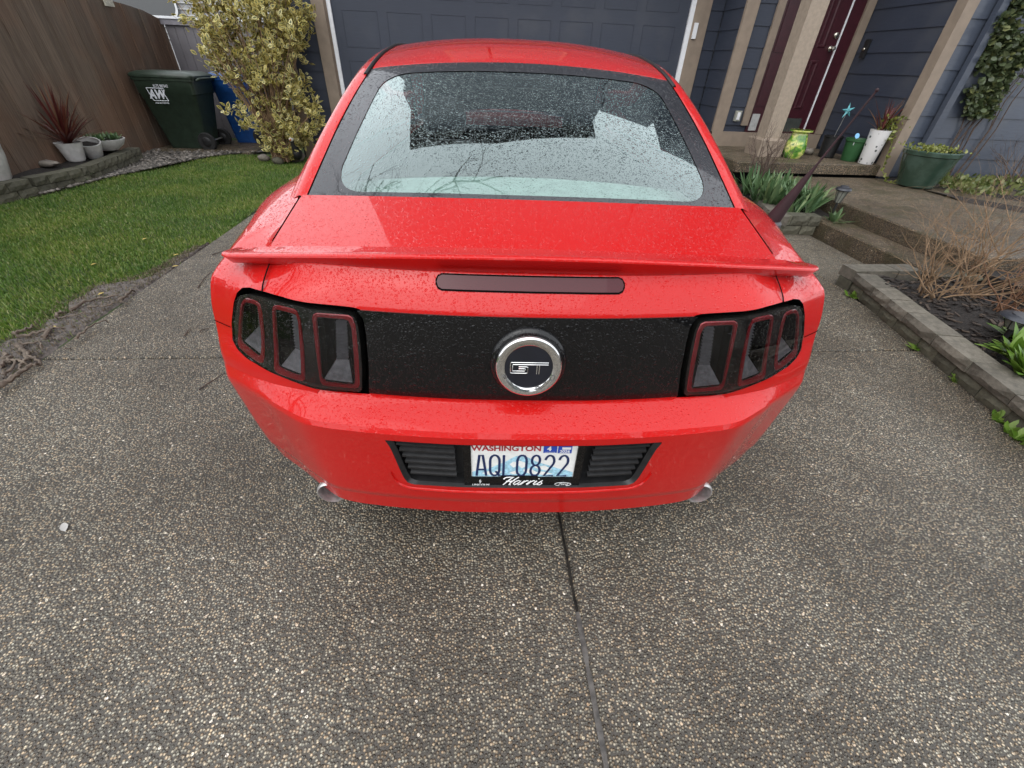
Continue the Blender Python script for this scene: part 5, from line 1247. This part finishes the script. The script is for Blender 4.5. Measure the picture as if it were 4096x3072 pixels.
for i, (x, y) in enumerate(((4.95, 6.75), (4.85, 6.85), (4.98, 6.92))): rock((x, y, .50), (.07, .06, .045), 60+i, ("rounded stone closest to the black pot on the porch", "rounded stone between the glazed pot and the black pot", "rounded stone set back by the front door")[i], "stones on the porch")
st = on_y(*zG(1360, 120), 6.5)
SF = thing("starfish_ornament", "teal starfish ornament on a thin stake above the black pot", "ornament", (5.08, 6.55, .70)); mb = MB(); c = Vector((st.x, st.y, st.z))
ring = []
for k in range(10): a = PI/2+PI*k/5+.15; r = .095 if k % 2 == 0 else .032; ring.append(c+Vector((r*math.cos(a), 0, r*math.sin(a))))
mb.add(ring+[c+Vector((0, -.022, 0)), c+Vector((0, .022, 0))], [(k, (k+1) % 10, 10) for k in range(10)]+[((k+1) % 10, k, 11) for k in range(10)]); mb.build("star", plain("teal_glaze", (.10, .34, .38), .3, var=.3, scale=40), SF, 30, off=(5.08, 6.55, .70)); mb = MB(); mb.tube([(5.08, 6.55, .69), tuple(c+Vector((0, .01, -.03)))], .004, 5); mb.build("stake", STEEL, SF, off=(5.08, 6.55, .70))
WPL = N("white_leaf_print"); v = WPL.vor(16); sep = WPL.new("ShaderNodeSeparateColor"); WPL.link(v.outputs["Color"], sep.inputs[0])
lf = WPL.math('MULTIPLY', WPL.math('LESS_THAN', v.outputs["Distance"], .26), WPL.math('GREATER_THAN', sep.outputs[0], .25)); WPL.base(WPL.mix(lf, (.62, .61, .60), (.07, .08, .075))); WPL.set(Roughness=.4)
pw = Vector((5.34, 6.09, .462)); pot([(.085, 0), (.09, .01), (.115, .36), (.12, .40), (.108, .40), (.10, .36)], "tall_planter", "tall white planter printed with dark leaves on the porch corner", pw, WPL.m, "planter", soil=(.10, .37))
CP2 = thing("strap_leaf_plant", "reddish spiky plant with trailing vines in the tall white planter", "plant", (pw.x, pw.y, pw.z+.38)); mb = MB(); rr = random.Random(9); strap(mb, (0, 0, 0), 26, .42, .010, rr, .1, 1.2, .3); mb.build("leaves", CORD, CP2)
def leafy(mb, pts, L, rr, out=Vector((0, -1, .3)), w=.75, spread=.8):
    for p in pts:
        d = (out+Vector((rr.gauss(0, spread), rr.gauss(0, spread), rr.gauss(0, spread)))).normalized(); s = d.cross(Vector((rr.gauss(0, 1), rr.gauss(0, 1), rr.gauss(0, 1)))).normalized(); l = L*rr.uniform(.6, 1.3); n_ = d.cross(s)
        mb.add([p, p+d*l*.35+s*l*w*.5+n_*l*.06, p+d*l*.75+s*l*w*.38+n_*l*.05, p+d*l, p+d*l*.75-s*l*w*.38+n_*l*.05, p+d*l*.35-s*l*w*.5+n_*l*.06], [(0, 1, 2, 3), (0, 3, 4, 5)])
mb = MB(); pts = [Vector((rr.gauss(.08, .07), rr.gauss(-.02, .07), rr.uniform(-.10, .18))) for k in range(170)]; leafy(mb, pts, .045, rr); mb.build("vine_leaves", leafmat("lime_vine_leaves", [(.10, .13, .02), (.20, .22, .05), (.30, .30, .09)]), CP2)
mb = MB(); q = [Vector((.06, -.08, .0)), Vector((.13, -.12, -.1)), Vector((.14, -.14, -.3)), Vector((.10, -.22, -.42)), Vector((.12, -.35, -.53)), Vector((.2, -.45, -.54))]; mb.tube(q, .005, 5); pts = [q[i].lerp(q[i+1], random.random()) for i in range(5) for k in range(8)]; leafy(mb, pts, .04, rr); mb.build("trailing_vine", bpy.data.materials["lime_vine_leaves"], CP2)
BP = N("dark_green_glaze"); BP.base(BP.mix(BP.mr(BP.noise(4, 5), .4, .65), (.022, .045, .030), (.05, .085, .065))); BP.set(Roughness=.25, Coat_Weight=.5)
pb = Vector((5.66, 5.52, .30)); pot([(.17, 0), (.20, .02), (.27, .28), (.285, .36), (.30, .37), (.305, .41), (.285, .42), (.27, .40)], "large_planter", "large dark green glazed planter beside the walkway and side wall", pb, BP.m, "planter", soil=(.27, .38))
HB = thing("trailing_plant", "low pale green foliage growing in the large green planter", "plant", (pb.x, pb.y, pb.z+.39)); mb = MB(); pts = [Vector((rr.gauss(0, .14), rr.gauss(0, .14), rr.uniform(0, .06))) for k in range(260)]; leafy(mb, pts, .035, rr, Vector((0, 0, 1))); mb.build("leaves", bpy.data.materials["lime_vine_leaves"], HB)

# ------------------------------------------------------------------ ivy on the side wall, ground cover
IV = thing("climbing_ivy", "green ivy climbing the wet blue wall beside the downspout", "ivy", (6.2, 5.9, .3)); rr = random.Random(15); mb = MB(); sm = MB()
ip = [(2010, -200), (1960, 0), (1930, 150), (1740, 260), (1640, 540), (1600, 720), (1480, 900), (1460, 1060), (1380, 1300), (1300, 1480), (1330, 1700), (1700, 1720), (1800, 1450), (1950, 1250), (2050, 1000), (2260, 850), (2300, -200)]
iw = [on_y(*zR4(*p), 5.93) for p in ip]; ipoly = [(p.x, p.z) for p in iw]; pts = []
while len(pts) < 2100:
    x = random.uniform(min(p[0] for p in ipoly), max(p[0] for p in ipoly)); z = random.uniform(.5, 2.7)
    if inpoly(x, z, ipoly) and (math.sin(9*x+4*z)*math.sin(7*z-5*x) < .45 or random.random() < .25): pts.append(Vector((x, 5.95-abs(random.gauss(0, .05)), z)))
leafy(mb, pts, .062, rr, Vector((0, -1.0, -.25)), .8, .55); mb.build("ivy_leaves", IVYL, IV, off=(6.2, 5.9, .3))
for k in range(9):
    x0 = random.uniform(ipoly[10][0], ipoly[10][0]+.5); q = [Vector((x0+.04*math.sin(i*1.3+k)+.05*i*random.random(), 5.955, .32+.3*i)) for i in range(8)]; sm.tube(q, [.008-.0007*i for i in range(8)], 5)
sm.build("ivy_stems", TWIGD, IV, 60, off=(6.2, 5.9, .3))
mb = MB(); pts = []
while len(pts) < 1500:
    x, y = random.uniform(5.85, 9), random.uniform(4.9, 5.92)
    if y > 5.2+.35*math.sin(x*2) or random.random() < .3: pts.append(Vector((x, y, .31+random.uniform(0, .07))))
leafy(mb, pts, .055, random.Random(2), Vector((0, -.3, .8)), .8, .6); struct(mb.build("ground_cover", leafmat("pale_ground_ivy", [(.06, .085, .02), (.12, .15, .04), (.24, .25, .10)])), "stuff")

# ------------------------------------------------------------------ blade-leaf clump and twiggy shrubs
IR = thing("blade_leaf_clump", "thick clump of broad green blade leaves inside the mossy block wall", "plant", (3.5, 5, .16)); rr = random.Random(3); mb = MB()
for k in range(52):
    x = rr.uniform(3.36, 3.86); y = rr.uniform(4.64, 5.65); strap(mb, (x-3.5, y-5, 0), rr.randint(5, 8), .34, .021, rr, .05, .85, .45, seg=6)
mb.build("leaves", IRIS, IR)
def twiggy(name, label, loc, n, L, r, seed, mat, depth, spread=.55, tilt=.75, kids=(2, 3), grp=None):
    T = thing(name, label, "shrub", loc, group=grp); rr = random.Random(seed); mb = MB()
    for k in range(n):
        a = rr.uniform(0, 2*PI); e = rr.uniform(.1, tilt); branch(mb, (rr.gauss(0, .05), rr.gauss(0, .05), -.02), (math.cos(a)*math.sin(e), math.sin(a)*math.sin(e), math.cos(e)), L*rr.uniform(.8, 1.2), r*rr.uniform(.7, 1.2), depth, rr, spread, kids, .12, .05)
    mb.build("branches", mat, T, 60); return T
DARKROSE = TWIGD
twiggy("bare_shrub", "dark bare shrub rising in front of the porch post", (3.72, 5.72, .15), 8, .46, .014, 12, DARKROSE, 3, .5, .5)
b1 = on_z(*zC(650, 420), .13); twiggy("bare_shrub", "tan leafless twiggy shrub just behind the end of the block wall", (b1.x, b1.y, .13), 17, .44, .0068, 22, TWIG, 3, .6, .95)
b2 = on_z(*zC(830, 430), .15); twiggy("bare_shrub", "wide tan leafless shrub in the middle of the dark mulch", (b2.x+.1, b2.y+.05, .15), 17, .46, .0072, 23, TWIG, 3, .6, 1.0)
b3 = on_z(*zC(940, 520), .15); twiggy("bare_shrub", "low reddish leafless shrub sprawling over the mulch near the solar lamp", (b3.x+.2, b3.y, .15), 15, .36, .0062, 24, plain("rusty_twig_bark", (.17, .085, .045), .75, var=.3), 3, .7, 1.25)
twiggy("bare_shrub", "tall thin leafless shrub close to the walkway edge", (4.55, 2.65, .15), 10, .5, .008, 25, TWIG, 3, .5, .8)
twiggy("bare_shrub", "brittle grey shrub against the foot of the wet blue wall", (7.2, 5.6, .30), 12, .45, .006, 26, TWIGD, 3, .5, .7)
def weed(p, label, n, L, seed, mt=LEAFG, grp="weeds along the wall foot", w=.016):
    T = thing("weed", label, "weed", tuple(p), group=grp); rr = random.Random(seed); mb = MB(); strap(mb, (0, 0, .0), n, L, w, rr, .3, 1.3, .5, seg=4); mb.build("leaves", mt, T)
for i, p in enumerate(((545, 750), (790, 950), (1045, 1175), (1110, 1250), (170, 440), (1160, 1300))):
    weed(on_z(*zC(*p), .0), ("green weed at the wall foot where the driveway joint meets the blocks", "small weed under the middle of the long block wall", "leafy weed at the wall foot below the bright green plant", "round-leaved weed next to the leafy weed at the wall foot", "weed tucked under the far end corner of the block wall", "last weed of the row at the foot of the block wall")[i], 12, .07, i)
weed(on_z(*zC(1130, 800), .14), "lush bright green leafy plant beside the garden lamp on the mulch", 55, .19, 77, grp=None, w=.03); weed(on_z(*zC(1080, 760), .14)+Vector((.22, .1, 0)), "second bright green rosette deeper in the mulch bed", 40, .16, 78, grp=None, w=.026)
for i, p in enumerate(((1150, 700), (1190, 900))): weed(on_z(*zC(*p), .14), ("bright green leafy tuft leaning on the garden lamp", "bright green tuft spilling over the block wall top")[i], 45, .17, 80+i, grp=None, w=.028)
weed(on_z(*zA(500, 1150), .02), "pale floppy weed growing at the foot of the stone edging", 22, .20, 90, IRIS, None, .014)
weed(Vector((3.86, 4.45, .12)), "drooping green leaves spilling over the step beside the solar light", 26, .2, 91, IRIS, None, .02)
# ------------------------------------------------------------------ solar garden lamps
LENS = plain("lamp_cloudy_glass", (.20, .21, .18), .25)
def solar(loc, label, h=.30, s=1.0):
    T = thing("solar_lamp", label, "lamp", loc)
    mb = MB(); mb.tube([(0, 0, -.03), (0, 0, h*.55)], .010*s, 8); mb.build("stake", BLACKP, T, 50)
    mb = MB(); mb.lathe([(.022*s, h*.55), (.045*s, h*.9), (.001, h*.9)], 16); mb.build("lamp_glass", LENS, T, 50)
    for k in range(8):
        a = 2*PI*k/8; mb = MB(); mb.tube([(.024*s*math.cos(a), .024*s*math.sin(a), h*.54), (.050*s*math.cos(a+.25), .050*s*math.sin(a+.25), h*.91)], .003, 4); mb.build("cage_bar", BLACKP, T)
    mb = MB(); mb.lathe([(.062*s, h*.90), (.066*s, h*.92), (.060*s, h*.97), (.034*s, h*1.0), (.032*s, h*1.03), (.001, h*1.035)], 20); mb.build("lamp_cap", plain("dark_lamp_cap", (.035, .037, .045), .3, .2), T, 45)
solar((3.83, 4.48, .15), "black caged solar lamp at the corner of the mossy block wall", .34, 1.15)
sl = on_z(*zC(1010, 715), .13); solar((sl.x+.05, sl.y, .13), "black caged solar lamp among bright green leaves on the mulch", .19, 1.5)
rock(Vector(on_z(*zC(870, 310), .15)), (.10, .08, .03), 71, "dark flat stone among the bare shrubs on the mulch", None, BLOCKD)
# ------------------------------------------------------------------ bare tree on the left whose twigs mirror in the rear window
TREE = thing("bare_tree", "leafless tree standing left of the drive, its roots running to the lawn edge", "tree", (-3.9, .9, 0)); rr = random.Random(33)
mb = MB(); mb.tube([(0, 0, -.1), (.02, .03, .6), (.1, .08, 1.6), (.25, .2, 2.6)], [.17, .12, .105, .095], 10); mb.build("trunk", ROOT, TREE, 60)
mb = MB()
for d in ((-.3, .6, 1), (.1, -.6, 1), (-.7, -.1, .9), (.9, -.3, .9)): branch(mb, (.25, .2, 2.55), d, 1.7, .05, 3, rr, .5, (2, 3), .12, .04, 4)
for tgt, r in (((1.6, 1.9, 4.7), .05), ((2.3, 1.75, 4.9), .045), ((1.2, 2.2, 5.0), .04), ((2.0, 2.3, 5.3), .04), ((3.2, 2.1, 5.4), .045)):       # limbs reaching over the car
    A, B = Vector((.25, .2, 2.55)), Vector(tgt); q = [A.lerp(B, t/8)+Vector((rr.gauss(0, .05), rr.gauss(0, .05), .35*math.sin(PI*t/8))) for t in range(9)]; mb.tube(q, [r*(1-.7*t/8) for t in range(9)], 6, cap=False)
    for k in range(9):
        i = rr.randint(3, 8); dd = (B-A).normalized(); s_ = dd.cross(Vector((rr.gauss(0, 1), rr.gauss(0, 1), rr.gauss(0, 1)))).normalized(); branch(mb, q[i], dd*.8+s_*.6, rr.uniform(.5, 1.0), r*.38, 2, rr, .55, (2, 3), .12, .03, 4)
mb.build("crown", TWIGD, TREE, 60)

# bark chips over the mulch
mb = MB(); rr = random.Random(61)
for k in range(2600):
    x, y = rr.uniform(2.8, 5.2), rr.uniform(.6, 3.0)
    if x < lin([-1.5, 1.26, 2.98], [2.34, 2.82, 3.14])(y): continue
    a = rr.uniform(0, 6.28); l, w = rr.uniform(.012, .035), rr.uniform(.005, .012); z = .122+.02*math.sin(4*x+3*y)+.015*math.sin(9*x-7*y)+.02*max(0, x-3.2); c, s_ = math.cos(a), math.sin(a); tl = rr.uniform(-.3, .3)
    mb.add([(x+c*u*l-s_*v*w, y+s_*u*l+c*v*w, z+tl*u*l+h_) for h_ in (0, .005) for u, v in ((-1, -1), (1, -.7), (.9, 1), (-1, .8))], [(3, 2, 1, 0), (4, 5, 6, 7), (0, 1, 5, 4), (1, 2, 6, 5), (2, 3, 7, 6), (3, 0, 4, 7)])
cm = N("bark_chips"); cm.base(cm.ramp(cm.rnd(), [(0, (.010, .007, .006)), (.6, (.030, .022, .017)), (1, (.08, .055, .038))])); cm.set(Roughness=.8)
struct(mb.build("bark_chips", cm.m), "stuff")
